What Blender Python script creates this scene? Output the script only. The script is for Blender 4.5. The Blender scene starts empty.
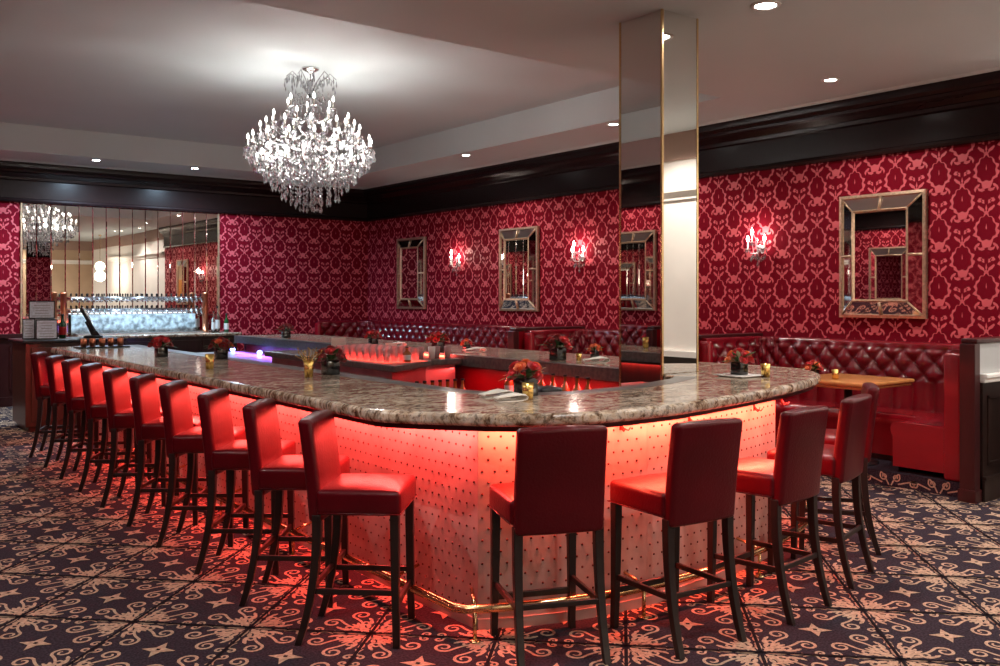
import bpy, bmesh, math, random
from math import sin, cos, pi, sqrt, atan2, radians, exp, floor as ffloor
from mathutils import Vector, Matrix
random.seed(7)
SC = bpy.context.scene
COL = SC.collection
# ------------------------------------------------------------------ camera
YAW = math.atan(710 / 925.0)
cam_d = bpy.data.cameras.new('camera'); cam = bpy.data.objects.new('camera', cam_d); COL.objects.link(cam)
cam.location = (0, 0, 1.6); cam.rotation_euler = (pi / 2, 0, -YAW)
cam_d.sensor_width = 36; cam_d.lens = 36 * .925; cam_d.shift_y = -.036; cam_d.clip_start = .05
SC.camera = cam
# ------------------------------------------------------------------ view, world
SC.view_settings.view_transform = 'Standard'; SC.view_settings.look = 'None'
SC.view_settings.gamma = 1; SC.view_settings.use_curve_mapping = False
SC.view_settings.exposure = 0.95
W = bpy.data.worlds.new('world'); SC.world = W; W.use_nodes = True
W.node_tree.nodes['Background'].inputs[0].default_value = (.9, .85, .85, 1)
W.node_tree.nodes['Background'].inputs[1].default_value = .05
SC.cycles.max_bounces = 8; SC.cycles.diffuse_bounces = 4; SC.cycles.glossy_bounces = 6
SC.cycles.transmission_bounces = 6; SC.cycles.transparent_max_bounces = 8
SC.cycles.sample_clamp_indirect = 4; SC.cycles.caustics_reflective = False; SC.cycles.caustics_refractive = False
SC.cycles.use_denoising = True; SC.cycles.blur_glossy = 1.0
# light strengths (watts)
L_LED = 95.0; L_DOWN = 60.0; L_DOWN_BLUE = 210.0; L_DOWN_NEAR = 60.0; L_CHAND = 5.0; L_SCONCE = 4.0; L_FILL = 22.0
RED = (1, .066, .056); AMBERRED = (1, .085, .045)

def light(kind, name, loc, power, color=(1, 1, 1), rot=None, direction=None, size=.05, size_y=None, spot=None, blend=.5):
    d = bpy.data.lights.new(name, kind); d.energy = power; d.color = color
    if kind == 'AREA':
        d.shape = 'RECTANGLE'; d.size = size; d.size_y = size_y or size
    else:
        d.shadow_soft_size = size
    if kind == 'SPOT':
        d.spot_size = spot; d.spot_blend = blend
    o = bpy.data.objects.new(name, d); COL.objects.link(o); o.location = loc
    if direction is not None:
        o.rotation_euler = Vector(direction).to_track_quat('-Z', 'Y').to_euler()
    if rot is not None: o.rotation_euler = rot
    return o

ZC = 3.58; ZT = 3.95          # soffit and tray ceiling heights
XR = 8.5; XL = -.9; YB = 15.1; YN = -5.0; YD = 3.45
# large area strips under the counter overhang (the bar's LED tape): segments (x0,y0,x1,y1)
BASE = [(2.63, 10.6), (2.63, 3.6), (2.80, 3.51), (3.05, 3.42), (3.3, 3.365), (3.53, 3.345), (3.8, 3.35), (4.1, 3.38), (4.5, 3.455), (4.9, 3.55),
        (5.25, 3.90), (5.46, 4.25), (5.56, 4.7), (5.60, 12.28)]
def led_area(x0, y0, x1, y1, z, power_per_m, name='led_tape_light', col=RED, tilt=(0, 0), w=.025):
    L = math.hypot(x1 - x0, y1 - y0)
    o = light('AREA', name, ((x0 + x1) / 2, (y0 + y1) / 2, z), power_per_m * L, col, size=L, size_y=w)
    ang = atan2(y1 - y0, x1 - x0)
    xa = Vector((cos(ang), sin(ang), 0)); za = Vector((-tilt[0], -tilt[1], 1)).normalized()
    ya = za.cross(xa).normalized(); xa = ya.cross(za)
    o.rotation_euler = Matrix((xa, ya, za)).transposed().to_euler()
    return o
for i in range(len(BASE) - 1):
    (x0, y0), (x1, y1) = BASE[i], BASE[i + 1]
    L = math.hypot(x1 - x0, y1 - y0); nx, ny = (y1 - y0) / L, -(x1 - x0) / L     # outward normal
    if i == 0: nx, ny = -1, 0
    elif nx * 0 + ny > 0 and i < 11: nx, ny = -nx, -ny
    if i >= 11: nx, ny = 1, 0
    d = .07
    led_area(x0 + nx * d, y0 + ny * d, x1 + nx * d, y1 + ny * d, .975, L_LED / 6.0 * (.85 if i == 0 else 1 if i < 9 else .35), col=RED if i == 0 or i > 8 else AMBERRED, tilt=(0, 0))
# bar interior tape: red along the near part of the right-hand run, violet-blue at its far end
led_area(4.80, 4.9, 4.80, 9.0, .955, 7, tilt=(0, 0))
led_area(4.80, 9.2, 4.80, 12.2, .955, 4, col=(.36, .07, 1), tilt=(0, 0))
led_area(4.05, 4.6, 4.6, 4.6, .5, 5, col=RED)
led_area(3.0, 4.4, 3.0, 10.4, .955, 4, col=RED)

# ------------------------------------------------------------------ materials
def mat(name, col, rough=.5, metal=0, coat=0, spec=.5, emit=None, es=0, trans=0, ior=1.45, alpha=1, bump=None, noise=None, sheen=0):
    m = bpy.data.materials.new(name); m.use_nodes = True; nt = m.node_tree; b = nt.nodes['Principled BSDF']
    b.inputs['Base Color'].default_value = (*col, 1); b.inputs['Roughness'].default_value = rough
    b.inputs['Metallic'].default_value = metal; b.inputs['Coat Weight'].default_value = coat; b.inputs['Coat Roughness'].default_value = .12
    b.inputs['Specular IOR Level'].default_value = spec; b.inputs['Transmission Weight'].default_value = trans; b.inputs['IOR'].default_value = ior
    b.inputs['Sheen Weight'].default_value = sheen
    if emit: b.inputs['Emission Color'].default_value = (*emit, 1); b.inputs['Emission Strength'].default_value = es
    if noise or bump:
        tc = nt.nodes.new('ShaderNodeTexCoord'); n = nt.nodes.new('ShaderNodeTexNoise'); nt.links.new(tc.outputs['Object'], n.inputs['Vector'])
        n.inputs['Scale'].default_value = (noise or bump)[0]; n.inputs['Detail'].default_value = 4
        if noise:
            r = nt.nodes.new('ShaderNodeValToRGB'); nt.links.new(n.outputs['Fac'], r.inputs[0])
            k = noise[1]
            r.color_ramp.elements[0].position = .35; r.color_ramp.elements[1].position = .65
            r.color_ramp.elements[0].color = (*[c * (1 - k) for c in col], 1); r.color_ramp.elements[1].color = (*[min(1, c * (1 + k)) for c in col], 1)
            nt.links.new(r.outputs[0], b.inputs['Base Color'])
        if bump:
            n2 = nt.nodes.new('ShaderNodeTexNoise'); n2.inputs['Scale'].default_value = bump[0]; n2.inputs['Detail'].default_value = 3
            nt.links.new(tc.outputs['Object'], n2.inputs['Vector'])
            bp = nt.nodes.new('ShaderNodeBump'); bp.inputs['Strength'].default_value = bump[1]; bp.inputs['Distance'].default_value = .01
            nt.links.new(n2.outputs['Fac'], bp.inputs['Height']); nt.links.new(bp.outputs[0], b.inputs['Normal'])
    return m
def granite(name):
    m = mat(name, (.5, .45, .4), .12, spec=.35); nt = m.node_tree; b = nt.nodes['Principled BSDF']; N = nt.nodes.new; K = nt.links.new
    tc = N('ShaderNodeTexCoord'); mp = N('ShaderNodeMapping'); K(tc.outputs['Object'], mp.inputs[0]); mp.inputs['Rotation'].default_value = (0, 0, .6); mp.inputs['Scale'].default_value = (1, 1.9, 1)
    n1 = N('ShaderNodeTexNoise'); n1.inputs['Scale'].default_value = 7; n1.inputs['Detail'].default_value = 9; n1.inputs['Roughness'].default_value = .68; n1.inputs['Distortion'].default_value = 1.6
    n2 = N('ShaderNodeTexNoise'); n2.inputs['Scale'].default_value = 26; n2.inputs['Detail'].default_value = 5; n2.inputs['Roughness'].default_value = .7
    n3 = N('ShaderNodeTexNoise'); n3.inputs['Scale'].default_value = 2.1; n3.inputs['Detail'].default_value = 4; n3.inputs['Distortion'].default_value = 2
    for n in (n1, n2, n3): K(mp.outputs[0], n.inputs['Vector'])
    r = N('ShaderNodeValToRGB'); K(n1.outputs['Fac'], r.inputs[0]); cr = r.color_ramp
    cr.elements[0].position = .33; cr.elements[0].color = (.035, .026, .022, 1); cr.elements[1].position = .72; cr.elements[1].color = (.88, .82, .70, 1)
    for p, c in ((.42, (.26, .16, .10)), (.49, (.62, .50, .36)), (.56, (.74, .67, .56)), (.63, (.48, .42, .36))):
        e = cr.elements.new(p); e.color = (*c, 1)
    r2 = N('ShaderNodeValToRGB'); K(n2.outputs['Fac'], r2.inputs[0]); r2.color_ramp.elements[0].position = .40; r2.color_ramp.elements[0].color = (.12, .09, .08, 1); r2.color_ramp.elements[1].position = .5; r2.color_ramp.elements[1].color = (1, 1, 1, 1)
    mx = N('ShaderNodeMix'); mx.data_type = 'RGBA'; mx.blend_type = 'MULTIPLY'; mx.inputs[0].default_value = .7; K(r.outputs[0], mx.inputs[6]); K(r2.outputs[0], mx.inputs[7])
    r3 = N('ShaderNodeValToRGB'); K(n3.outputs['Fac'], r3.inputs[0]); r3.color_ramp.elements[0].position = .42; r3.color_ramp.elements[0].color = (.45, .40, .38, 1); r3.color_ramp.elements[1].position = .6; r3.color_ramp.elements[1].color = (1, 1, 1, 1)
    mx2 = N('ShaderNodeMix'); mx2.data_type = 'RGBA'; mx2.blend_type = 'MULTIPLY'; mx2.inputs[0].default_value = .6; K(mx.outputs[2], mx2.inputs[6]); K(r3.outputs[0], mx2.inputs[7])
    K(mx2.outputs[2], b.inputs['Base Color'])
    return m
def wood(name, a, bcol, rough=.3, scale=6, coat=.3, stretch=(1, 1, .12)):
    m = mat(name, a, rough, coat=coat); nt = m.node_tree; b = nt.nodes['Principled BSDF']; N = nt.nodes.new; K = nt.links.new
    tc = N('ShaderNodeTexCoord'); mp = N('ShaderNodeMapping'); K(tc.outputs['Object'], mp.inputs[0]); mp.inputs['Scale'].default_value = stretch
    n = N('ShaderNodeTexNoise'); n.inputs['Scale'].default_value = scale * 4; n.inputs['Detail'].default_value = 5; K(mp.outputs[0], n.inputs['Vector'])
    r = N('ShaderNodeValToRGB'); K(n.outputs['Fac'], r.inputs[0]); r.color_ramp.elements[0].color = (*a, 1); r.color_ramp.elements[1].color = (*bcol, 1)
    r.color_ramp.elements[0].position = .3; r.color_ramp.elements[1].position = .7; K(r.outputs[0], b.inputs['Base Color'])
    return m
M = dict(
    ceiling=mat('ceiling_paint', (.60, .67, .68), .7, noise=(.6, .03)),
    plaster=mat('cream_plaster', (.84, .82, .77), .75, noise=(2, .03)),
    beam=mat('brown_fascia_paint', (.36, .24, .19), .6, noise=(2, .05)),
    paper=mat('damask_ground', (.62, .10, .12), .42, spec=.5, bump=(180, .12)),
    velvet=mat('damask_velvet', (.165, .003, .012), .8, spec=.08),
    frieze=wood('dark_mahogany', (.012, .006, .006), (.014, .006, .006), .26, 3, .0, (.3, .3, 2)),
    wains=wood('dark_red_wood', (.03, .006, .007), (.05, .011, .011), .35, 3, .3),
    darkwood=wood('espresso_wood', (.010, .005, .004), (.022, .010, .008), .35, 5, .2),
    postwood=wood('brown_wood', (.05, .016, .010), (.09, .03, .018), .35, 4, .3),
    carpet=mat('carpet_ground', (.030, .023, .032), .95, spec=.1, noise=(90, .45)),
    carpat=mat('carpet_scrolls', (.42, .30, .215), .95, spec=.1, noise=(60, .25)),
    carline=mat('carpet_seam', (.012, .009, .012), .95, spec=.1, noise=(90, .3)),
    leather=mat('burgundy_leather', (.078, .0018, .0055), .29, spec=.28, coat=.05, bump=(90, .18), noise=(3, .12)),
    tuft=mat('tufted_leather', (.15, .003, .009), .2, coat=.5, bump=(60, .1), noise=(3, .12)),
    beige=mat('beige_wall', (.50, .36, .24), .7, noise=(2, .08)),
    redglow=mat('added_red_glow', (.8, .1, .08), .5, emit=(1, .1, .06), es=.8),
    boothleather=mat('booth_leather', (.22, .004, .011), .25, coat=.3, noise=(3, .12)),
    greypaint=mat('grey_wall_paint', (.42, .43, .43), .7, noise=(3, .04)),
    stoolwood=wood('black_brown_wood', (.008, .004, .004), (.016, .008, .007), .4, 5, .1),
    granite=granite('polished_granite'),
    honed=mat('dark_grey_honed_stone', (.11, .105, .10), .3, noise=(30, .3)),
    panel=mat('studded_metal_panel', (.46, .39, .35), .45, metal=.25, bump=(9, .35), noise=(5, .12)),
    stud=mat('dark_stud', (.09, .018, .014), .35, metal=.6),
    brass=mat('brass', (.75, .52, .26), .22, metal=1),
    gold=mat('gold_foil', (.85, .58, .18), .25, metal=1),
    champagne=mat('champagne_gilt', (.62, .45, .31), .35, metal=.85, noise=(40, .2)),
    copper=mat('copper', (.58, .22, .12), .28, metal=1),
    chrome=mat('chrome', (.8, .8, .82), .14, metal=1),
    steel=mat('stainless_steel', (.5, .5, .52), .3, metal=1, noise=(5, .1)),
    mirror=mat('mirror_silver', (.78, .76, .73), .01, metal=1),
    mirror2=mat('bevelled_mirror', (.74, .72, .69), .03, metal=1),
    crystal=mat('crystal', (.72, .73, .75), .05, spec=.8, trans=.85, ior=1.5, coat=.3),
    silver=mat('silver_arm', (.75, .75, .76), .2, metal=1),
    candle=mat('white_candle_sleeve', (.9, .88, .82), .5),
    bulb=mat('lit_bulb', (1, 1, 1), .5, emit=(1, .93, .86), es=5),
    globe=mat('fill_globe_glow', (1, 1, 1), .5, emit=(1, .86, .72), es=4),
    bulb2=mat('lit_sconce_bulb', (1, 1, 1), .5, emit=(1, .9, .8), es=14),
    pale=mat('pale_glass_arm', (.8, .8, .8), .12, coat=.5),
    lens=mat('lit_downlight_lens', (1, 1, 1), .5, emit=(1, .95, .9), es=30),
    lensblue=mat('lit_cool_downlight_lens', (1, 1, 1), .5, emit=(.78, .9, 1), es=34),
    white=mat('white_enamel', (.8, .79, .76), .4),
    linen=mat('white_linen', (.82, .79, .72), .8, bump=(60, .2)),
    paperw=mat('menu_paper', (.70, .76, .84), .5, noise=(40, .12)),
    black=mat('black_plastic', (.012, .012, .014), .3),
    glass=mat('clear_glass', (.95, .97, .97), .02, trans=1, ior=1.45),
    icy=mat('frosted_glass_tile', (.50, .60, .64), .2, noise=(14, .55), bump=(14, .5)),
    green=mat('green_bottle_glass', (.01, .07, .02), .08, coat=.5),
    redlabel=mat('red_label', (.6, .02, .02), .5),
    silverlab=mat('silver_label', (.75, .75, .74), .4),
    rosered=mat('red_rose_petal', (.62, .015, .025), .55, sheen=.3),
    rosedark=mat('dark_rose_petal', (.30, .01, .012), .55, sheen=.3),
    roseor=mat('orange_rose_petal', (.85, .20, .06), .55, sheen=.3),
    leaf=mat('green_leaf', (.05, .13, .04), .5), leafpale=mat('pale_leaf', (.45, .50, .33), .5),
    darkglass=mat('black_glass_vase', (.01, .012, .012), .08, coat=.6),
    tablew=wood('orange_varnished_wood', (.48, .18, .05), (.62, .27, .09), .3, 4, .4, (1, .15, 1)),
    ledred=mat('red_led_diffuser', (1, .3, .2), .4, emit=(1, .12, .05), es=4),
    ledblue=mat('blue_led', (.2, .3, 1), .4, emit=(.15, .25, 1), es=9),
    amber=mat('amber_liquor', (.35, .12, .03), .1, coat=.5), redlitglass=mat('red_lit_glassware', (.9, .55, .55), .05, trans=.4, coat=.6),  # glassware pink is red light put into the colour of clear glass
    rub=mat('grey_plastic', (.25, .25, .26), .5),
)
for k_ in ('frieze', 'wains'): M[k_].node_tree.nodes['Principled BSDF'].inputs['Specular IOR Level'].default_value = .28
# ------------------------------------------------------------------ mesh helpers
class MB:
    def __init__(s): s.v = []; s.f = []; s.m = []; s.sm = []
    def add(s, vs, fs, mi=0, smooth=False, X=None):
        o = len(s.v)
        if X is not None: vs = [X @ Vector(v) for v in vs]
        s.v.extend([tuple(v) for v in vs])
        for f in fs: s.f.append(tuple(i + o for i in f)); s.m.append(mi); s.sm.append(smooth)
        return s
    def box(s, x0, y0, z0, x1, y1, z1, mi=0, X=None):
        vs = [(x, y, z) for z in (z0, z1) for y in (y0, y1) for x in (x0, x1)]
        return s.add(vs, [(0, 2, 3, 1), (4, 5, 7, 6), (0, 1, 5, 4), (2, 6, 7, 3), (0, 4, 6, 2), (1, 3, 7, 5)], mi, False, X)
    def rbox(s, x0, y0, z0, x1, y1, z1, r=.01, k=2, mi=0, X=None, warp=None):
        c = Vector(((x0 + x1) / 2, (y0 + y1) / 2, (z0 + z1) / 2)); h = [(x1 - x0) / 2, (y1 - y0) / 2, (z1 - z0) / 2]; r = min(r, *h)
        def ax(hh):
            a = [-hh + r * i / k for i in range(k + 1)]
            mids = [-(hh - r) * (1 - 2 * j / 4) for j in range(1, 4)] if hh - r > 1e-4 and warp else []
            b = [hh - r + r * i / k for i in range(k + 1)]
            L = a + mids + b; out = []
            for q in L:
                if not out or abs(q - out[-1]) > 1e-6: out.append(q)
            return out
        A = [ax(q) for q in h]
        for d in range(3):
            u, w = (d + 1) % 3, (d + 2) % 3
            for sg in (-1, 1):
                vs = []
                for b in A[w]:
                    for a in A[u]:
                        p = [0, 0, 0]; p[d] = sg * h[d]; p[u] = a; p[w] = b; p = Vector(p)
                        q = Vector([max(-(h[i] - r), min(h[i] - r, p[i])) for i in range(3)]); dd = p - q
                        if dd.length > 1e-9: p = q + dd.normalized() * r
                        if warp: p = warp(p, h)
                        vs.append(p + c)
                nu = len(A[u]); fs = []
                for j in range(len(A[w]) - 1):
                    for i in range(nu - 1):
                        q = (j * nu + i, j * nu + i + 1, (j + 1) * nu + i + 1, (j + 1) * nu + i)
                        fs.append(q if sg > 0 else q[::-1])
                s.add(vs, fs, mi, True, X)
        return s
    def tube(s, pts, r, n=8, mi=0, X=None, cap=True):
        pts = [Vector(p) for p in pts]; R = r if isinstance(r, (list, tuple)) else [r] * len(pts); vs = []; fs = []; prev = None
        for i, p in enumerate(pts):
            t = (pts[min(i + 1, len(pts) - 1)] - pts[max(i - 1, 0)]).normalized()
            if prev is None: a = t.orthogonal().normalized()
            else: a = (prev - t * prev.dot(t)).normalized()
            prev = a; b = t.cross(a)
            for j in range(n): vs.append(p + (a * cos(2 * pi * j / n) + b * sin(2 * pi * j / n)) * R[i])
        for i in range(len(pts) - 1):
            for j in range(n): fs.append((i * n + j, i * n + (j + 1) % n, (i + 1) * n + (j + 1) % n, (i + 1) * n + j))
        if cap: fs.append(tuple(range(n))[::-1]); fs.append(tuple(range((len(pts) - 1) * n, len(pts) * n)))
        return s.add(vs, fs, mi, True, X)
    def lathe(s, prof, c=(0, 0, 0), n=16, mi=0, X=None):
        vs = []; fs = []
        for r, z in prof:
            for j in range(n): vs.append((c[0] + max(r, 1e-4) * cos(2 * pi * j / n), c[1] + max(r, 1e-4) * sin(2 * pi * j / n), c[2] + z))
        for i in range(len(prof) - 1):
            for j in range(n): fs.append((i * n + j, i * n + (j + 1) % n, (i + 1) * n + (j + 1) % n, (i + 1) * n + j))
        fs.append(tuple(range(n))[::-1]); fs.append(tuple(range((len(prof) - 1) * n, len(prof) * n)))
        return s.add(vs, fs, mi, True, X)
    def prism(s, poly, z0, z1, mi=0, X=None):
        n = len(poly); vs = [(x, y, z0) for x, y in poly] + [(x, y, z1) for x, y in poly]
        fs = [tuple(range(n))[::-1], tuple(range(n, 2 * n))] + [(i, (i + 1) % n, n + (i + 1) % n, n + i) for i in range(n)]
        return s.add(vs, fs, mi, False, X)
    def sweep(s, path, prof, mi=0, smooth=False, side=1, closed=False):
        """path: list of (x,y); prof: list of (n,z), n along the left normal*side"""
        vs = []; P = len(prof); N = len(path)
        for i, p in enumerate(path):
            a = Vector(path[i - 1]) if (i > 0 or closed) else Vector(p); b = Vector(path[(i + 1) % N]) if (i < N - 1 or closed) else Vector(p)
            d1 = (Vector(p) - a); d2 = (b - Vector(p))
            d1 = d1.normalized() if d1.length > 1e-9 else d2.normalized(); d2 = d2.normalized() if d2.length > 1e-9 else d1
            t = (d1 + d2).normalized(); nrm = Vector((-t.y, t.x)) * side / max(.35, t.dot(d1))
            for n_, z in prof: vs.append((p[0] + nrm.x * n_, p[1] + nrm.y * n_, z))
        fs = []
        for i in range(N - 1 if not closed else N):
            for j in range(P - 1):
                fs.append((i * P + j, ((i + 1) % N) * P + j, ((i + 1) % N) * P + j + 1, i * P + j + 1))
        return s.add(vs, fs, mi, smooth)
    def build(s, name, mats, parent=None, loc=None, rotz=0, bevel=0, fix=True, sub=0):
        me = bpy.data.meshes.new(name); me.from_pydata(s.v, [], s.f)
        if not isinstance(mats, (list, tuple)): mats = [mats]
        for m in mats: me.materials.append(M[m] if isinstance(m, str) else m)
        me.polygons.foreach_set('material_index', s.m); me.polygons.foreach_set('use_smooth', s.sm)
        if fix:
            bm = bmesh.new(); bm.from_mesh(me); bmesh.ops.remove_doubles(bm, verts=bm.verts, dist=1e-5)
            bmesh.ops.recalc_face_normals(bm, faces=bm.faces); bm.to_mesh(me); bm.free()
        me.update()
        o = bpy.data.objects.new(name, me); COL.objects.link(o); o.parent = parent
        if loc: o.location = loc
        o.rotation_euler[2] = rotz
        if bevel:
            b = o.modifiers.new('bevel', 'BEVEL'); b.width = bevel; b.segments = 2; b.limit_method = 'ANGLE'; b.angle_limit = .7
        if sub:
            b = o.modifiers.new('sub', 'SUBSURF'); b.levels = sub; b.render_levels = sub
        return o
def tag(o, label=None, cat=None, group=None, kind=None):
    if label: o['label'] = label
    if cat: o['category'] = cat
    if group: o['group'] = group
    if kind: o['kind'] = kind
    return o
def thing(name, label, cat, loc=(0, 0, 0), rotz=0, group=None):
    o = bpy.data.objects.new(name, None); COL.objects.link(o); o.location = loc; o.rotation_euler[2] = rotz; o.empty_display_size = .1
    return tag(o, label, cat, group)
def children(o): return [c for c in bpy.data.objects if c.parent == o]
KIDS = {}
def snapshot(o):
    KIDS[o.name] = [(c, [g for g in children(c)]) for c in children(o)]
def dup(o, loc, rotz, label=None, group=None, scale=None):
    if o.name not in KIDS: snapshot(o)
    r = o.copy(); COL.objects.link(r); r.location = loc; r.rotation_euler = (0, 0, rotz)
    if scale: r.scale = scale
    if label: r['label'] = label
    if group: r['group'] = group
    for c, gs in KIDS[o.name]:
        d = c.copy(); COL.objects.link(d); d.parent = r
        for g in gs:
            e = g.copy(); COL.objects.link(e); e.parent = d
    return r
def struct(name, mb, mats, **k): return tag(mb.build(name, mats, **k), kind='structure')

# ------------------------------------------------------------------ carpet floor
fl = MB(); fl.add([(XL - .2, YN - .2, 0), (XR + .2, YN - .2, 0), (XR + .2, YB + .2, 0), (XL - .2, YB + .2, 0)], [(0, 1, 2, 3)])
fl.add([(XL - .2, YN - .2, -.1), (XR + .2, YN - .2, -.1), (XR + .2, YB + .2, -.1), (XL - .2, YB + .2, -.1)], [(0, 1, 2, 3)])
tv = []; tf = []
def tpoly(pts):
    o = len(tv); tv.extend(pts); tf.append(tuple(range(o, o + len(pts))))
def tribbon(pts, w):
    L = len(pts); o = len(tv)
    for i, (x, y) in enumerate(pts):
        a = pts[max(0, i - 1)]; b = pts[min(L - 1, i + 1)]; dx, dy = b[0] - a[0], b[1] - a[1]; l = math.hypot(dx, dy) or 1
        ww = w * (.55 + .45 * sin(pi * i / (L - 1)))
        tv.append((x - dy / l * ww, y + dx / l * ww)); tv.append((x + dy / l * ww, y - dx / l * ww))
    for i in range(L - 1): tf.append((o + 2 * i, o + 2 * i + 1, o + 2 * i + 3, o + 2 * i + 2))
def leafp(x, y, ang, L, w):
    pts = []
    for t, s in ((0, .12), (.25, .8), (.5, 1), (.72, .55), (.85, .62), (1, 0)): pts.append((t * L, s * w))
    pts += [(t * L, -s * w) for t, s in ((.85, .62), (.72, .55), (.5, 1), (.25, .8), (0, .12))]
    return [(x + cos(ang) * a - sin(ang) * b, y + sin(ang) * a + cos(ang) * b) for a, b in pts]
def spiral(cx, cy, r, a0, turns, tail):
    pts = []; n = 18
    for i in range(n + 1):
        t = i / n; a = a0 - turns * 2 * pi * t; rr = r * (.25 + .75 * (1 - t)); pts.append((cx + rr * cos(a), cy + rr * sin(a)))
    p0 = Vector(pts[0]); tg = (Vector(pts[0]) - Vector(pts[1])).normalized(); q = Vector(tail); out = []
    c = p0 + tg * (q - p0).length * .55
    for i in range(8):
        t = i / 8; out.append(tuple(q * (1 - t) ** 2 + c * 2 * t * (1 - t) + p0 * t * t))
    return out + pts
quad = []
quad.append(('r', spiral(.125, .315, .080, -.35, 1.35, (.47, .415)), .0125))
quad.append(('r', spiral(.285, .40, .050, 2.2, 1.15, (.47, .455)), .012))
quad.append(('r', spiral(.055, .455, .036, .2, 1.0, (.20, .47)), .010))
for x, y, a, L, w in ((.47, .47, 225, .15, .030), (.46, .492, 182, .15, .018), (.39, .455, 203, .10, .020), (.40, .40, 200, .09, .020), (.37, .36, 238, .08, .018),
                      (.29, .488, 178, .10, .015), (.24, .435, 215, .07, .017), (.44, .415, 215, .06, .018)):
    quad.append(('p', leafp(x, y, radians(a), L, w), 0))
for rot in range(4):
    for mir in (0, 1):
        for k, pts, w in quad:
            q = [(y, x) for x, y in pts] if mir else pts
            c_, s_ = round(cos(rot * pi / 2)), round(sin(rot * pi / 2))
            q = [(x * c_ - y * s_, x * s_ + y * c_) for x, y in q]
            if k == 'p': tpoly(q if not mir else q[::-1])
            else: tribbon(q, w)
star = [((.135 if i % 2 == 0 else .052) * cos(i * pi / 4), (.135 if i % 2 == 0 else .052) * sin(i * pi / 4)) for i in range(8)]
tpoly(star)
hole = [(.022 * cos(i * pi / 2 + .78), .022 * sin(i * pi / 2 + .78)) for i in range(4)]
tz = [0] * len(tv)
for k_, f_ in enumerate(tf):
    for i_ in f_: tz[i_] = .0008 + .0000035 * (k_ // 3 if len(f_) == 4 else k_)
PS, PR = .65, .60; c45 = sqrt(.5)
def ctile(s, r): return ((s + r) * c45, (s - r) * c45)
fv, ff, fm = fl.v, fl.f, fl.m
for i in range(-14, 40):
    for j in range(-30, 26):
        s0 = 4.60 + (i - 5) * PS; r0 = .92 + j * PR; X, Y = ctile(s0, r0)
        if X < XL - .4 or X > XR + .1 or Y < 0.3 or Y > YB + .3: continue
        o = len(fv)
        fv.extend([(*ctile(s0 + a * PS, r0 + b * PR), z_) for (a, b), z_ in zip(tv, tz)])
        for f_ in tf: ff.append(tuple(k + o for k in f_)); fm.append(1); fl.sm.append(False)
        o = len(fv); fv.extend([(*ctile(s0 + a * PS, r0 + b * PR), .0046) for a, b in hole]); ff.append((o, o + 1, o + 2, o + 3)); fm.append(2); fl.sm.append(False)
        for q in ([(-.5, -.514), (.5, -.514), (.5, -.486), (-.5, -.486)], [(-.514, -.5), (-.486, -.5), (-.486, .5), (-.514, .5)]):
            o = len(fv); fv.extend([(*ctile(s0 + a * PS, r0 + b * PR), .0049) for a, b in q]); ff.append((o, o + 1, o + 2, o + 3)); fm.append(2); fl.sm.append(False)
floor_o = struct('floor', fl, ['carpet', 'carpat', 'carline'], fix=False)

# ------------------------------------------------------------------ walls with damask
DW, DH = .43, .53
def damask():
    P = []; n = 54; I = []; O = []
    for i in range(n + 1):            # flame-edged halo round the dark oval medallion
        t = 2 * pi * i / n; k = (1 - cos(t)) / 2; ri = 1 + .075 * cos(9 * t)
        x, y = .082 * sin(t) * ri * (1 - .20 * cos(t)), .112 * cos(t) * ri
        j = (0, .55, 1, .35)[i % 4]
        wv = .007 + .044 * max(0, k - .12) ** .6 * (.28 + .72 * j)
        ox, oy = x + sin(t) * wv * 1.05, y + cos(t) * wv * .8 + .016 * j * k
        if k > .985: oy -= .055
        if k < .015: oy += .03
        I.append((x, y)); O.append((ox, oy))
    for i in range(n): P.append([I[i], O[i], O[i + 1], I[i + 1]])
    for sx in (-1, 1):
        P.append([(sx * .010, .125), (sx * .030, .150), (sx * .052, .160), (sx * .075, .190), (sx * .068, .205), (sx * .040, .185), (sx * .020, .170)])       # rising leaves
        P.append([(sx * .118, .060), (sx * .130, .095), (sx * .150, .105), (sx * .160, .130), (sx * .140, .128), (sx * .118, .110), (sx * .106, .085)])      # flame on the shoulder
        P.append([(sx * .020, -.170), (sx * .052, -.178), (sx * .080, -.165), (sx * .066, -.195), (sx * .038, -.205), (sx * .014, -.195)])
        P.append([(sx * .016, .215), (sx * .040, .225), (sx * .030, .240), (sx * .046, .258), (sx * .018, .250)])
        P.append([(sx * .135, -.02), (sx * .152, .004), (sx * .178, .000), (sx * .164, -.012), (sx * .176, -.032), (sx * .150, -.034)])
    P.append([(0, .150), (.009, .172), (0, .212), (-.009, .172)]); P.append([(0, -.018), (.005, 0), (0, .040), (-.005, 0)])
    return P
DAM = damask()
def damask_wall(mb, u0, u1, v0, v1, f, off=(0, 0)):
    """f(u,v,h) -> xyz; ground = velvet, figures = satin"""
    for i in range(int(ffloor((u0) / DW)) - 1, int((u1) / DW) + 2):
        for j in range(int(v0 / DH) - 1, int(v1 / DH) + 2):
            for h in (0, .5):
                cu, cv = (i + h) * DW + off[0], (j + h) * DH + off[1]
                if cu < u0 - .25 or cu > u1 + .25 or cv < v0 - .3 or cv > v1 + .3: continue
                for p in DAM:
                    q = [(min(u1, max(u0, cu + a)), min(v1, max(v0, cv + b))) for a, b in p]
                    us = [a for a, b in q]; vs_ = [b for a, b in q]
                    if max(us) - min(us) < .002 or max(vs_) - min(vs_) < .002: continue
                    o = len(mb.v); mb.v.extend([f(a, b, .0015) for a, b in q]); mb.f.append(tuple(range(o, o + len(q)))); mb.m.append(1); mb.sm.append(False)
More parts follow.
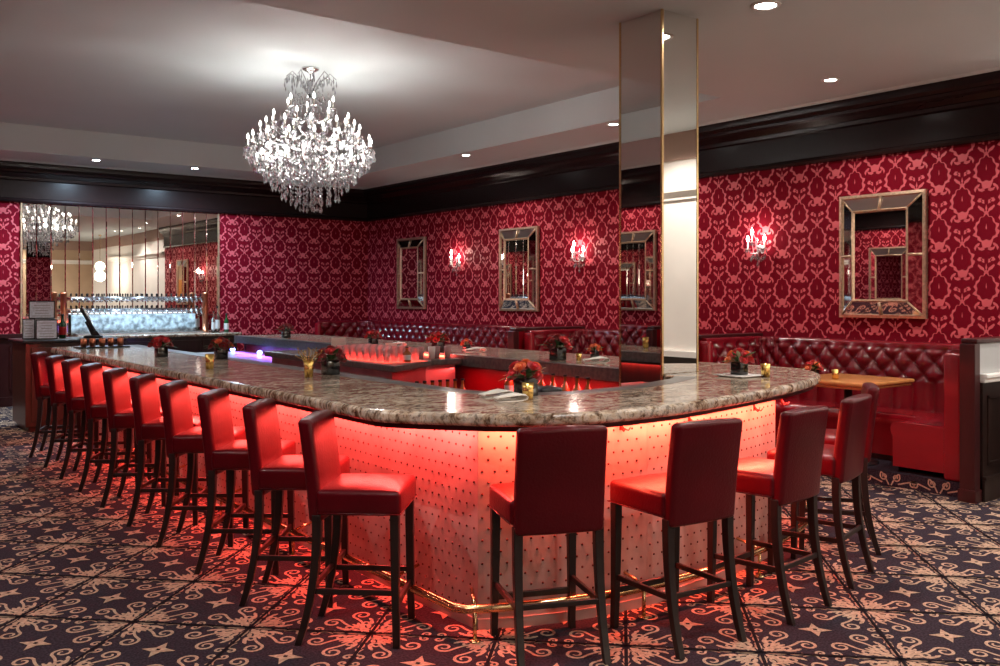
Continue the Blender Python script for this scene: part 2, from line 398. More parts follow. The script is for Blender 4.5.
w = MB(); w.box(XR, YD, 0, XR + .15, YB + .15, ZC + .02, 0); damask_wall(w, YD, YB, 1.0, 3.05, lambda u, v, h: (XR - h, u, v), (.05, .1))
struct('wall_right', w, ['velvet', 'paper'], fix=False)
w = MB(); w.box(XL - .15, YB, 0, XR, YB + .15, ZC + .02, 0); damask_wall(w, XL, XR, .45, 3.05, lambda u, v, h: (u, YB - h, v), (.1, .1))
struct('wall_back', w, ['velvet', 'paper'], fix=False)
w = MB(); w.box(XL - .15, YN, 0, XL, YB, ZC + .02, 0); damask_wall(w, 2.0, YB, 1.0, 3.05, lambda u, v, h: (XL + h, u, v), (.1, .1))
struct('wall_left', w, ['velvet', 'paper'], fix=False)
w = MB(); w.box(XR, YN, 0, XR + .15, YD, ZC + .02, 0)
w.box(XR - .03, YN, 3.25, XR, YD, ZC, 1)
struct('wall_near_right', w, ['plaster', 'beam'], fix=False)
w = MB(); w.box(XL - .15, YN - .15, 0, XR + .15, YN, ZC + .02, 0); w.box(XL, YN, 3.25, XR, YN + .03, ZC, 1)
struct('wall_near', w, ['beige', 'beam'], fix=False)
# pilasters, doorway and damask column of the near end (seen only in the mirrors)
for k, x in enumerate((1.2, 3.6, 6.0)):
    p = MB(); p.box(x - .2, YN, 0, x + .2, YN + .12, 2.75); p.box(x - .26, YN, 2.75, x + .26, YN + .18, 2.86); p.box(x - .25, YN, 0, x + .25, YN + .15, .2)
    struct('trim_%d' % (10 + k), p, 'plaster')
d = MB(); d.box(4.3, YN, 0, 5.3, YN + .06, 2.25); d.box(4.38, YN + .06, .15, 4.76, YN + .08, 1.0); d.box(4.84, YN + .06, .15, 5.22, YN + .08, 1.0); d.box(4.38, YN + .06, 1.15, 4.76, YN + .08, 2.1); d.box(4.84, YN + .06, 1.15, 5.22, YN + .08, 2.1)
struct('door_1', d, 'tablew')
# ceiling: soffit with tray
TX0, TX1, TY0, TY1 = 1.0, 7.33, 5.95, 13.94
c = MB(); Zt = ZC + .6
def slab(a, b, c_, d_, z, zt): c.box(a, b, z, c_, d_, zt)
slab(XL - .15, YN - .15, XR + .15, TY0, ZC, Zt); slab(XL - .15, TY1, XR + .15, YB + .15, ZC, Zt)
slab(XL - .15, TY0, TX0, TY1, ZC, Zt); slab(TX1, TY0, XR + .15, TY1, ZC, Zt); slab(TX0, TY0, TX1, TY1, ZT, Zt)
struct('ceiling', c, 'ceiling', fix=False)
# frieze and crown
PROF = [(0, 2.99), (.045, 2.995), (.055, 3.02), (.045, 3.045), (.03, 3.055), (.03, 3.31), (.055, 3.325), (.06, 3.36), (.075, 3.365), (.12, 3.41), (.15, 3.43), (.155, 3.455), (.18, 3.46), (.2, 3.49), (.205, 3.53), (.205, ZC), (0, ZC)]
t = MB(); t.sweep([(XR, YD), (XR, YB), (XL, YB), (XL, 2.0)], PROF, side=1)
struct('trim_1', t, 'frieze', bevel=0)
t = MB(); t.sweep([(XR - .205, YD), (XR - .205, YB - .205), (XL + .205, YB - .205), (XL + .205, 2)], [(0, ZC), (0, ZC - .02), (.035, ZC - .012), (.05, ZC)], side=1)
struct('trim_2', t, 'ceiling')
t = MB(); t.sweep([(XR, YD), (XR, YN), (XL, YN), (XL, 2.0)], [(0, 2.76), (.03, 2.77), (.03, 2.8), (.09, 2.86), (.09, 2.9), (0, 2.9)], side=-1)
struct('trim_3', t, 'plaster')
# wainscot and chair rail on the back wall (left of the back bar) and near right wall
def wainscot(name, x0, x1, y, d, nx=2):
    t = MB(); t.box(x0, y, 0, x1, y + d * .02, 1.05); t.box(x0, y, 1.0, x1, y + d * .05, 1.06); t.box(x0, y, 0, x1, y + d * .04, .14)
    n = max(1, int((x1 - x0) / .8)); s = (x1 - x0) / n
    for i in range(n):
        a, b = x0 + i * s + .08, x0 + (i + 1) * s - .08
        for q in ((a, .22, b, .25), (a, .87, b, .90), (a, .22, a + .03, .9), (b - .03, .22, b, .9)): t.box(q[0], y + d * .02, q[1], q[2], y + d * .035, q[3])
    return struct(name, t, 'wains', bevel=.004)
wainscot('trim_4', XL, 3.3, YB, -1)
t = MB(); t.box(XR - .03, YN, 0, XR, YD, .9, 0); t.box(XR - .06, YN, .88, XR, YD, .95, 1)
struct('trim_5', t, ['darkwood', 'white'])
# ------------------------------------------------------------------ downlights
def downlight(x, y, z, label, power, col, lens, spot=2.5, r=.055):
    t = thing('downlight', label, 'downlight', (x, y, z), group='recessed ceiling downlights')
    a = MB(); a.lathe([(r + .028, 0), (r + .026, -.006), (r, -.008), (r - .004, .0), (r, 0)], n=20); a.build('trim_ring', 'white', t)
    b = MB(); b.lathe([(r - .004, -.003), (.001, -.004)], n=20); b.build('lens', lens, t)
    light('SPOT', 'downlight_lamp', (x, y, z - .02), power, col, direction=(0, 0, -1), size=.04, spot=spot, blend=.7)
    return t
WARM = (1, .91, .84); BLUE = (.55, .78, 1)
downlight(7.52, 4.85, ZC, 'round recessed downlight above the nearest booth on the right wall', L_DOWN, WARM, 'lens')
downlight(7.48, 7.61, ZC, 'round recessed downlight just left of the mirrored pillar', L_DOWN, WARM, 'lens')
downlight(7.48, 10.52, ZC, 'round recessed downlight between the chandelier and the pillar', L_DOWN, WARM, 'lens')
downlight(3.51, 14.16, ZC, 'cool white downlight above the left part of the back bar', L_DOWN_BLUE, BLUE, 'lensblue', spot=2.95)
downlight(4.93, 14.12, ZC, 'cool white downlight above the right part of the back bar', L_DOWN_BLUE, BLUE, 'lensblue', spot=2.95)
downlight(5.25, 3.88, ZC, 'large round downlight at the top edge right of the pillar', L_DOWN_NEAR, WARM, 'lens', r=.075)
DLN = ['above the left front of the bar, added fill', 'behind and above the camera, added fill', 'right of the camera, added fill', 'by the near right cream wall', 'just outside the nearest booth', 'at the left wall by the camera, added fill', 'above the first left wall booth',
       'above the second left wall booth', 'above the third left wall booth', 'at the near end, left, added fill', 'at the near end, right, added fill', 'at the near end, middle, added fill', 'in the far left corner']
for i, (x, y) in enumerate(((2.0, 2.9), (3.6, 1.2), (5.6, 1.2), (7.8, 1.3), (7.9, 2.7), (-.1, 1.6), (-.1, 4.3), (-.1, 7.2), (-.1, 10.1), (2.4, -2), (6.2, -3.4), (3, -4.2), (1.2, 14.3))):
    downlight(x, y, ZC, 'round recessed downlight in the soffit ' + DLN[i], L_DOWN_NEAR * (2.2 if y < -1.5 or y > 14 else 1.6 if x > 7.7 else 1), WARM, 'lens')  # foreground and near-end ones are unseen, added as fill light
# tray fill comes from the chandelier itself
# ------------------------------------------------------------------ mirrored pillar
PX0, PX1, PY0, PY1 = 4.75, 5.12, 4.36, 4.77
t = thing('mirrored_pillar', 'tall square mirror-clad pillar with brass corner edges rising from the bar to the ceiling', 'pillar', ((PX0 + PX1) / 2, (PY0 + PY1) / 2, 0))
a = MB(); hx, hy = (PX1 - PX0) / 2, (PY1 - PY0) / 2
a.box(-hx + .012, -hy + .012, 0, hx - .012, hy - .012, ZC - .001); a.build('core', 'darkwood', t)
for nm, (x0, y0, x1, y1) in {'l': (-hx, -hy + .014, -hx + .01, hy - .014), 'r': (-hx + .014, -hy, hx - .014, -hy + .01), 'b': (-hx + .014, hy - .01, hx - .014, hy), 'e': (hx - .01, -hy + .014, hx, hy - .014)}.items():
    a = MB(); a.box(x0, y0, .0, x1, y1, ZC - .003); a.build('mirror_panel', 'mirror', t)
for sx in (-1, 1):
    for sy in (-1, 1):
        a = MB(); a.box(sx * hx - .013 * (sx > 0) - .003 * (sx < 0), sy * hy - .013 * (sy > 0) - .003 * (sy < 0), 0, sx * hx + .003 * (sx > 0) + .013 * (sx < 0), sy * hy + .003 * (sy > 0) + .013 * (sy < 0), ZC - .002)
        a.build('corner_edge', 'brass', t)
# ------------------------------------------------------------------ the bar
bar = thing('bar_counter', 'long U-shaped bar base faced in pale studded metal panels with red light under its top', 'bar', (0, 0, 0))
ZB = .985
def stud_panel(pts, label=None, both=True):
    """panel following a polyline: thin wall with rows of studs"""
    a = MB(); n = len(pts)
    nrm = []
    for i in range(n - 1):
        dx, dy = pts[i + 1][0] - pts[i][0], pts[i + 1][1] - pts[i][1]; l = math.hypot(dx, dy); nrm.append((dy / l, -dx / l))
    cum = [0]
    for i in range(n - 1): cum.append(cum[-1] + math.hypot(pts[i + 1][0] - pts[i][0], pts[i + 1][1] - pts[i][1]))
    def at(s):
        for i in range(n - 1):
            if s <= cum[i + 1] or i == n - 2:
                t_ = (s - cum[i]) / (cum[i + 1] - cum[i]); return (pts[i][0] + (pts[i + 1][0] - pts[i][0]) * t_, pts[i][1] + (pts[i + 1][1] - pts[i][1]) * t_, nrm[i])
    a.sweep(pts, [(0, .0), (0, ZB), (.03, ZB), (.03, 0), (0, 0)], side=1)
    a.sweep(pts, [(0, 0), (.012, 0), (.012, .05), (0, .05)], side=-1)
    per = .0610; rows = 16; row = 0; z = .09
    while z < ZB - .01:
        s = .02 + (.5 * per if row % 2 else 0)
        while s < cum[-1] - .01:
            x, y, (nx, ny) = at(s); tx, ty = -ny, nx; r = .0066; o = len(a.v)
            for rr, h in ((r, .0), (r * .6, .004)):
                for k in range(6):
                    q = k * pi / 3; a.v.append((x + nx * h + tx * rr * cos(q), y + ny * h + ty * rr * cos(q), z + rr * sin(q)))
            a.v.append((x + nx * .005, y + ny * .005, z))
            for k in range(6):
                k2 = (k + 1) % 6; a.f.append((o + k, o + k2, o + 6 + k2, o + 6 + k)); a.f.append((o + 6 + k, o + 6 + k2, o + 12)); a.m += [1, 1]; a.sm += [True, True]
            s += per
        z += .0557; row += 1
    o = a.build('studded_panel', ['panel', 'stud'], bar, fix=False)
    if label: tag(o, label)
    return o
# the left run in lengths of about a metre, with fine joints between
y = 10.6; seg = 1.0
while y > 3.61:
    y2 = max(3.6, y - 1.0)
    stud_panel([(2.63, y - .0015), (2.63, y2 + .0015)]); y = y2
stud_panel(BASE[1:6]); stud_panel([(BASE[5][0] + .002, BASE[5][1])] + BASE[6:10])
stud_panel([(BASE[9][0] + .002, BASE[9][1] + .001)] + BASE[10:13]); stud_panel([BASE[12], (5.60, 8)]); stud_panel([(5.60, 8.003), (5.60, 12.28)])
# inner skin and end walls of the base (dark)
INNER = [(2.98, 10.55), (2.98, 4.35), (3.3, 3.98), (4.0, 3.98), (4.7, 4.2), (4.72, 4.33)]
a = MB(); a.sweep(INNER, [(0, 0), (0, ZB), (-.02, ZB), (-.02, 0), (0, 0)]); a.build('inner_panel', 'darkwood', bar)
a = MB(); a.sweep([(4.97, 4.80), (4.97, 12.2)], [(0, 0), (0, ZB), (-.02, ZB), (-.02, 0), (0, 0)]); tag(a.build('inner_panel', 'leather', bar), 'red inner panel')
a = MB(); a.box(2.61, 10.58, 0, 2.99, 10.61, ZB); a.build('end_panel', 'postwood', bar)
a = MB(); a.box(4.97, 12.24, 0, 5.62, 12.28, ZB); a.build('end_panel', 'postwood', bar)
# under-top brackets / purse hooks
def hook(x, y, nx, ny):
    a = MB(); X = Matrix.Translation((x, y, 0)) @ Matrix.Rotation(atan2(ny, nx), 4, 'Z')
    a.box(0, -.008, .925, .006, .008, .985, X=X)
    for s in (-1, 1):
        a.tube([(.005, 0, .95), (.02, s * .012, .93), (.035, s * .022, .925), (.045, s * .026, .94)], .004, 6, X=X)
    return a.build('purse_hook', 'stud', bar, fix=False)
yy = 3.95
while yy < 10.5: hook(2.63, yy, -1, 0); yy += .68
for i in (2, 4, 6, 8, 9): hook(BASE[i][0] + .04, BASE[i][1] - .015, .25, -.97)
# LED diffuser bar
a = MB(); a.sweep([(2.56, 10.5), (2.56, 3.56), (2.78, 3.44), (3.05, 3.35), (3.53, 3.275), (4.1, 3.31), (4.9, 3.48)], [(0, .978), (0, .984), (-.012, .984), (-.012, .978), (0, .978)], side=1)
tag(a.build('led_strip', 'ledred', bar), 'glowing red light strip')
# foot rail
RAIL = [(2.46, 10.5), (2.46, 3.56), (2.49, 3.50), (2.6, 3.44), (2.91, 3.32), (3.21, 3.245), (3.52, 3.215), (3.85, 3.215), (4.16, 3.25), (4.6, 3.335), (5.0, 3.45), (5.3, 3.56), (5.6, 3.75), (5.75, 4.0), (5.79, 4.4), (5.79, 12.1)]
rail = MB(); rail.tube([(x, y, .15) for x, y in RAIL], .022, 12); ro = rail.build('foot_rail', 'brass', bar)
def rbr(x, y, nx, ny):
    a = MB(); X = Matrix.Translation((x, y, 0)) @ Matrix.Rotation(atan2(ny, nx), 4, 'Z')
    a.tube([(-.15, 0, .2), (-.02, 0, .165)], .009, 8, X=X); a.tube([(0, 0, .15), (0, 0, .0)], .010, 8, X=X); a.lathe([(.028, 0), (.028, .006), (.01, .012)], n=12, X=X)
    a.build('rail_bracket', 'brass', bar, fix=False)
for yy in (4.1, 5.3, 6.5, 7.7, 8.9, 10.1): rbr(2.46, yy, -1, 0)
rbr(2.52, 3.475, -.5, -.86); rbr(3.38, 3.225, 0, -1); rbr(4.4, 3.295, .2, -.97)
# worktop
OUT = [(2.17, 10.62), (2.17, 3.86), (2.19, 3.77), (2.25, 3.67), (2.43, 3.44), (2.50, 3.36), (2.60, 3.27), (2.75, 3.18), (2.95, 3.12), (3.2, 3.095), (3.5, 3.10), (3.8, 3.145), (4.15, 3.215), (4.5, 3.295),
       (4.85, 3.385), (5.15, 3.48), (5.42, 3.59), (5.65, 3.72), (5.83, 3.89), (5.95, 4.08), (6.0, 4.3), (5.99, 4.55), (5.94, 4.85), (5.88, 5.2), (5.87, 5.6), (5.87, 12.32)]
INN = [(4.85, 12.32), (4.85, 4.79), (5.165, 4.79), (5.165, 4.345), (4.735, 4.345), (4.72, 4.2), (4.55, 4.08), (4.2, 3.97), (3.9, 3.9), (3.5, 3.88), (3.3, 3.93), (3.12, 4.08), (3.05, 4.3), (3.05, 10.62)]
top = MB(); top.prism(OUT + INN, 1.010, 1.07, 0)
to = top.build('granite_countertop', ['granite'], None, bevel=.022)
to.modifiers['bevel'].segments = 4; to.modifiers['bevel'].angle_limit = .9
tag(to, 'thick polished brown and beige granite bar top with rounded right end', 'countertop')
for p_ in to.data.polygons: p_.use_smooth = False
def inset(path, d):
    out = []
    for i, p in enumerate(path):
        a_ = Vector(path[max(0, i - 1)]); b_ = Vector(path[min(len(path) - 1, i + 1)]); t_ = (b_ - a_).normalized(); out.append((p[0] - t_.y * d, p[1] + t_.x * d))
    return out
a = MB(); a.prism(inset(OUT, .035) + inset(INN, .012), .986, 1.009); tag(a.build('top_support', 'wains', bar), 'dark red timber sub-top')
# honed drink rail along the bartender's edge
a = MB(); a.sweep([(3.05, 10.6), (3.05, 4.3), (3.12, 4.08), (3.3, 3.93), (3.5, 3.88), (3.9, 3.9), (4.2, 3.97), (4.55, 4.08), (4.72, 4.2)], [(-.13, 1.0705), (.012, 1.0705), (.012, .985), (.004, .985)], side=1)
tag(a.build('drink_rail', 'honed'), 'dark grey drink rail along the inner edge of the left and front bar top', 'drink rail')
a = MB(); a.sweep([(4.85, 12.3), (4.85, 4.79)], [(.09, 1.0705), (-.012, 1.0705), (-.012, .975), (-.004, .975)], side=1)
tag(a.build('drink_rail', 'honed'), 'dark grey drink rail along the inner edge of the right bar top', 'drink rail')
# shelves and work stations inside the bar
a = MB(); a.box(4.56, 4.85, .70, 4.96, 6.3, .74); a.box(4.56, 4.85, .48, 4.96, 6.3, .5); a.box(4.56, 4.85, .0, 4.6, 6.3, .46); a.box(4.54, 4.85, .70, 4.56, 6.3, .80)
for k in range(9): a.box(4.60, 4.97 + k * .14, .74, 4.9, 4.98 + k * .14, .80)
tag(a.build('speed_rail', 'steel', bevel=.004), 'stainless speed rail lit red under the right bar top', 'speed rail')
st = thing('glass_station', 'steel undercounter station with a granite top across the inside of the bar', 'work station', (0, 0, 0))
a = MB(); a.prism([(3.86, 6.42), (4.5, 6.86), (4.83, 6.86), (4.83, 9.0), (3.86, 9.0)], .99, 1.045); a.build('worktop', 'honed', st, bevel=.008)
a = MB(); a.prism([(3.92, 8.95), (3.92, 6.56), (4.5, 6.95), (4.82, 6.95), (4.82, 8.95)], .06, .988); a.build('cabinet', 'steel', st)
for k in range(2):
    a = MB(); a.box(3.905, 6.66 + k * .6, .2, 3.92, 7.22 + k * .6, .93); d_ = a.build('door', 'rub', st, bevel=.004)
    h = MB(); h.tube([(3.905, 6.8 + k * .6, .86), (3.88, 6.8 + k * .6, .86), (3.88, 7.05 + k * .6, .86), (3.905, 7.05 + k * .6, .86)], .008, 6); h.build('handle', 'chrome', d_)
a = MB(); a.rbox(3.25, 4.6, .5, 3.75, 6.0, .82, .02); a.rbox(3.32, 4.7, .815, 3.7, 5.3, .83, .01); tag(a.build('ice_bin', 'steel'), 'stainless ice bin behind the left side of the bar', 'ice bin')
# bottles in the red-lit speed rail row and glassware on the station
def bottle(name, label, group, loc, kind, h=.3, n=10, r=.036):
    t = thing(name, label, 'bottle', loc, group=group)
    gm = {'clear': 'glass', 'green': 'green', 'amber': 'amber', 'dark': 'green'}[kind]
    a = MB(); a.lathe([(.001, 0), (r, .003), (r, h * .58), (r * .75, h * .66), (r * .38, h * .74), (r * .36, h * .95), (r * .42, h * .955), (r * .42, h * .985), (.001, h * .985)], n=n); a.build('glass_body', gm, t)
    a = MB(); a.lathe([(r + .001, h * .15), (r + .001, h * .48)], n=n); a.f.pop(); a.f.pop(); a.m = a.m[:-2]; a.sm = a.sm[:-2]
    a.build('label_band', 'redlabel' if kind == 'green' else 'silverlab', t, fix=False)
    a = MB(); a.lathe([(r * .45, h * .94), (r * .45, h), (.001, h)], n=n); a.build('cap', 'black', t)
    return t
def glass_tumbler(label, group, loc, m='redlitglass'):
    a = MB(); a.lathe([(.001, 0), (.026, 0), (.034, .11), (.032, .11), (.024, .008), (.001, .008)], n=10)
    o = a.build('drinking_glass', m, loc=loc); return tag(o, label, 'glass', group)
g0 = glass_tumbler('small glass in the red-lit cluster on the station inside the bar', 'red-lit glasses on the inner station', (3.98, 6.75, 1.0495))
for i in range(5):
    for j in range(8):
        if i == j == 0: continue
        o = g0.copy(); COL.objects.link(o); o.location = (3.98 + i * .085, 6.75 + j * .12 + i * .02, 1.0495)
b0 = bottle('liquor_bottle', 'amber bottle standing in the red-lit speed rail under the right bar top', 'bottles in the red-lit speed rail', (4.70, 5.05, .745), 'amber', .26)
for k in range(1, 8): dup(b0, (4.72, 5.05 + k * .14, .745), 0)
# ------------------------------------------------------------------ bar stools
def make_stool():
    t = thing('bar_stool', '', 'bar stool', group='burgundy leather bar stools around the bar')
    # local: +x faces forward, y across; feet 0.44 deep, 0.40 wide
    hw, zs = .20, .60
    def seatwarp(p, h):
        if p.z > 0: p.z += .018 * (1 - (p.x / h[0]) ** 2) * (1 - (p.y / h[1]) ** 2)
        return p
    a = MB(); a.rbox(-.16, -.217, zs, .235, .217, .715, .024, 3, warp=seatwarp); s = a.build('seat', 'leather', t, fix=True)
    a = MB(); a.tube([(-.15, -.218, .612), (.235, -.218, .612), (.237, .218, .612), (-.15, .218, .612)], .0028, 5); a.build('piping', 'leather', s)
    def bw(p, h):
        z = p.z + h[2]; u = max(0.0, z / (2 * h[2]))
        p.x += -.055 * u ** 1.3 + .014 * (1 - (p.y / h[1]) ** 2) * (1 if p.x < 0 else -.6) * -1
        if p.z > h[2] * .8: p.z += -.004 * (p.y / h[1]) ** 2
        return p
    a = MB(); a.rbox(-.195, -.205, .565, -.130, .205, 1.04, .022, 3, warp=bw); b = a.build('backrest', 'leather', t)
    for sy in (-1, 1):
        a = MB(); r0, r1 = .021, .0155
        def leg(p0, p1, p2):
            vs = []; fs = []
            P_ = []
            for i in range(9):
                u = i / 8; q = Vector(p0) * (1 - u) ** 2 + Vector(p1) * 2 * u * (1 - u) + Vector(p2) * u * u; P_.append((q, r0 + (r1 - r0) * u))
            for q, r in P_: vs += [(q.x - r, q.y - r, q.z), (q.x + r, q.y - r, q.z), (q.x + r, q.y + r, q.z), (q.x - r, q.y + r, q.z)]
            for i in range(8):
                for k in range(4): fs.append((4 * i + k, 4 * i + (k + 1) % 4, 4 * i + 4 + (k + 1) % 4, 4 * i + 4 + k))
            fs.append((3, 2, 1, 0)); fs.append((32, 33, 34, 35)); return vs, fs
        v, f_ = leg((.205, sy * .190, .605), (.205, sy * .190, .3), (.213, sy * .195, 0)); a.add(v, f_); a.build('leg', 'stoolwood', t, bevel=.003)
        a = MB(); v, f_ = leg((-.158, sy * .187, .60), (-.150, sy * .188, .28), (-.245, sy * .195, 0)); a.add(v, f_); a.build('leg', 'stoolwood', t, bevel=.003)
        a = MB(); a.box(-.185, sy * .190 - .009, .235, .205, sy * .190 + .009, .262); a.build('stretcher', 'stoolwood', t, bevel=.003)
    a = MB(); a.box(.196, -.178, .17, .216, .178, .20); a.build('footrest', 'stoolwood', t, bevel=.003)
    a = MB(); a.box(-.194, -.178, .245, -.176, .178, .27); a.build('stretcher', 'stoolwood', t, bevel=.003)
    return t
s0 = make_stool()
left_y = [3.94, 4.62, 5.31, 6.03, 6.71, 7.43, 8.14, 8.83, 9.50, 10.2]
def stool_from_back(bx, by, fx, fy, off=.215):       # middle of the rear feet, facing
    l = math.hypot(fx, fy); fx /= l; fy /= l
    return (bx + fx * off, by + fy * off, 0), atan2(fy, fx)
names = ['nearest the front corner', 'second from the front corner', 'third from the front corner', 'fourth from the front corner', 'fifth from the front corner',
         'fifth from the far end', 'fourth from the far end', 'third from the far end', 'second from the far end', 'farthest away by the wood cabinet']
first = True; ST = []
for k, yy in enumerate(left_y):
    fa = radians(-42 + 17 * k / 9); ST.append((*stool_from_back(1.985, yy + .145, cos(fa), sin(fa), .245), 'burgundy leather bar stool in the long left row, ' + names[k]))
ST.append((*stool_from_back(2.66, 3.02, .38, .925), 'burgundy leather bar stool seen from behind, leftmost at the front of the bar'))
ST.append((*stool_from_back(3.32, 2.77, .09, .99), 'burgundy leather bar stool, second from the left at the front of the bar'))
ST.append((*stool_from_back(4.07, 2.77, -.12, .99), 'burgundy leather bar stool, third from the left at the front of the bar'))
ST.append((*stool_from_back(4.80, 2.93, -.27, .96), 'burgundy leather bar stool turned sideways, second from the right end of the bar'))
ST.append((*stool_from_back(5.50, 3.26, -.59, .81), 'burgundy leather bar stool rightmost of all, half hidden beside the booth table'))
for i, (loc, rz, lab) in enumerate(ST):
    if i == 0: s0.location = loc; s0.rotation_euler = (0, 0, rz); s0['label'] = lab
    else: dup(s0, loc, rz, lab)
# ------------------------------------------------------------------ venetian wall mirrors
def make_mirror():
    t = thing('wall_mirror', '', 'mirror', group='gilt-framed mirrors on the damask walls')
    # local: lies in the xz plane facing -y, width .90, height 1.22
    w_, h_ = .45, .61
    def ring(mb, o0, o1, y0, y1, mi=0):   # sloped frame ring between half-sizes
        (a, b), (c_, d_) = o0, o1
        P = [(-a, y0, -b), (a, y0, -b), (a, y0, b), (-a, y0, b), (-c_, y1, -d_), (c_, y1, -d_), (c_, y1, d_), (-c_, y1, d_)]
        mb.add(P, [(i, (i + 1) % 4, 4 + (i + 1) % 4, 4 + i) for i in range(4)], mi)
    a = MB(); a.box(-w_, -.012, -h_, w_, 0, h_); a.build('backing', 'darkwood', t)
    a = MB(); ring(a, (w_, h_), (w_, h_), 0, -.045); ring(a, (w_, h_), (w_ - .028, h_ - .028), -.045, -.05); ring(a, (w_ - .028, h_ - .028), (w_ - .03, h_ - .03), -.05, -.03)
    a.build('outer_frame', 'champagne', t)
    wi, hi = w_ - .155, h_ - .155
    for k in range(4):
        P = [(-w_ + .03, -.034, -h_ + .03), (w_ - .03, -.034, -h_ + .03), (w_ - .03, -.034, h_ - .03), (-w_ + .03, -.034, h_ - .03), (-wi, -.075, -hi), (wi, -.075, -hi), (wi, -.075, hi), (-wi, -.075, hi)]
        a = MB(); a.add([P[k], P[(k + 1) % 4], P[4 + (k + 1) % 4], P[4 + k]], [(0, 1, 2, 3)]); o = a.build('bevelled_border', 'mirror2', t)
    a = MB(); ring(a, (wi, hi), (wi - .012, hi - .012), -.075, -.083); ring(a, (wi - .012, hi - .012), (wi - .03, hi - .03), -.083, -.06)
    for s in (-1, 1):
        n = 34
        for i in range(n):
            z = -hi + .02 + i * (2 * hi - .04) / (n - 1); a.add(*blob((s * (wi - .012), -.082, z), .008))
        n = 20
        for i in range(n):
            x = -wi + .02 + i * (2 * wi - .04) / (n - 1); a.add(*blob((x, -.082, s * (hi - .012)), .008))
    for sx, sz in ((1, 1), (1, -1), (-1, 1), (-1, -1)):   # mitre strips
        a.tube([(sx * (w_ - .03), -.04, sz * (h_ - .03)), (sx * wi, -.08, sz * hi)], .009, 6)
    for s in (-1, 1):                                      # clips at mid sides
        a.tube([(s * (w_ - .03), -.045, 0), (s * wi, -.08, 0)], .013, 6); a.tube([(0, -.045, s * (h_ - .03)), (0, -.08, s * hi)], .013, 6)
    a.build('beaded_frame', 'champagne', t, fix=False)
    a = MB(); a.add([(-wi + .028, -.062, -hi + .028), (wi - .028, -.062, -hi + .028), (wi - .028, -.062, hi - .028), (-wi + .028, -.062, hi - .028)], [(0, 1, 2, 3)]); a.build('centre_glass', 'mirror', t)
    return t
def blob(c, r):
    v = [(c[0] + r, c[1], c[2]), (c[0] - r, c[1], c[2]), (c[0], c[1] + r, c[2]), (c[0], c[1] - r, c[2]), (c[0], c[1], c[2] + r), (c[0], c[1], c[2] - r)]
    return v, [(0, 2, 4), (2, 1, 4), (1, 3, 4), (3, 0, 4), (2, 0, 5), (1, 2, 5), (3, 1, 5), (0, 3, 5)]
m0 = make_mirror(); mz = 2.005
m0.location = (XR - .002, 4.905, mz); m0.rotation_euler = (0, 0, -pi / 2); m0['label'] = 'large gilt-framed mirror on the right wall above the nearest booth'
dup(m0, (XR - .002, 7.75, mz), -pi / 2, 'gilt-framed mirror on the right wall hidden behind the pillar')
dup(m0, (XR - .002, 10.59, mz), -pi / 2, 'gilt-framed mirror between the two left wall sconces')
dup(m0, (XR - .002, 13.545, mz), -pi / 2, 'gilt-framed mirror nearest the far right corner, reflecting damask')
for i, yy in enumerate((4.3, 7.2, 10.1, 13.0)):
    dup(m0, (XL + .002, yy, mz), pi / 2, 'gilt-framed mirror on the left wall, number %s from the camera end' % ('one', 'two', 'three', 'four')[i])
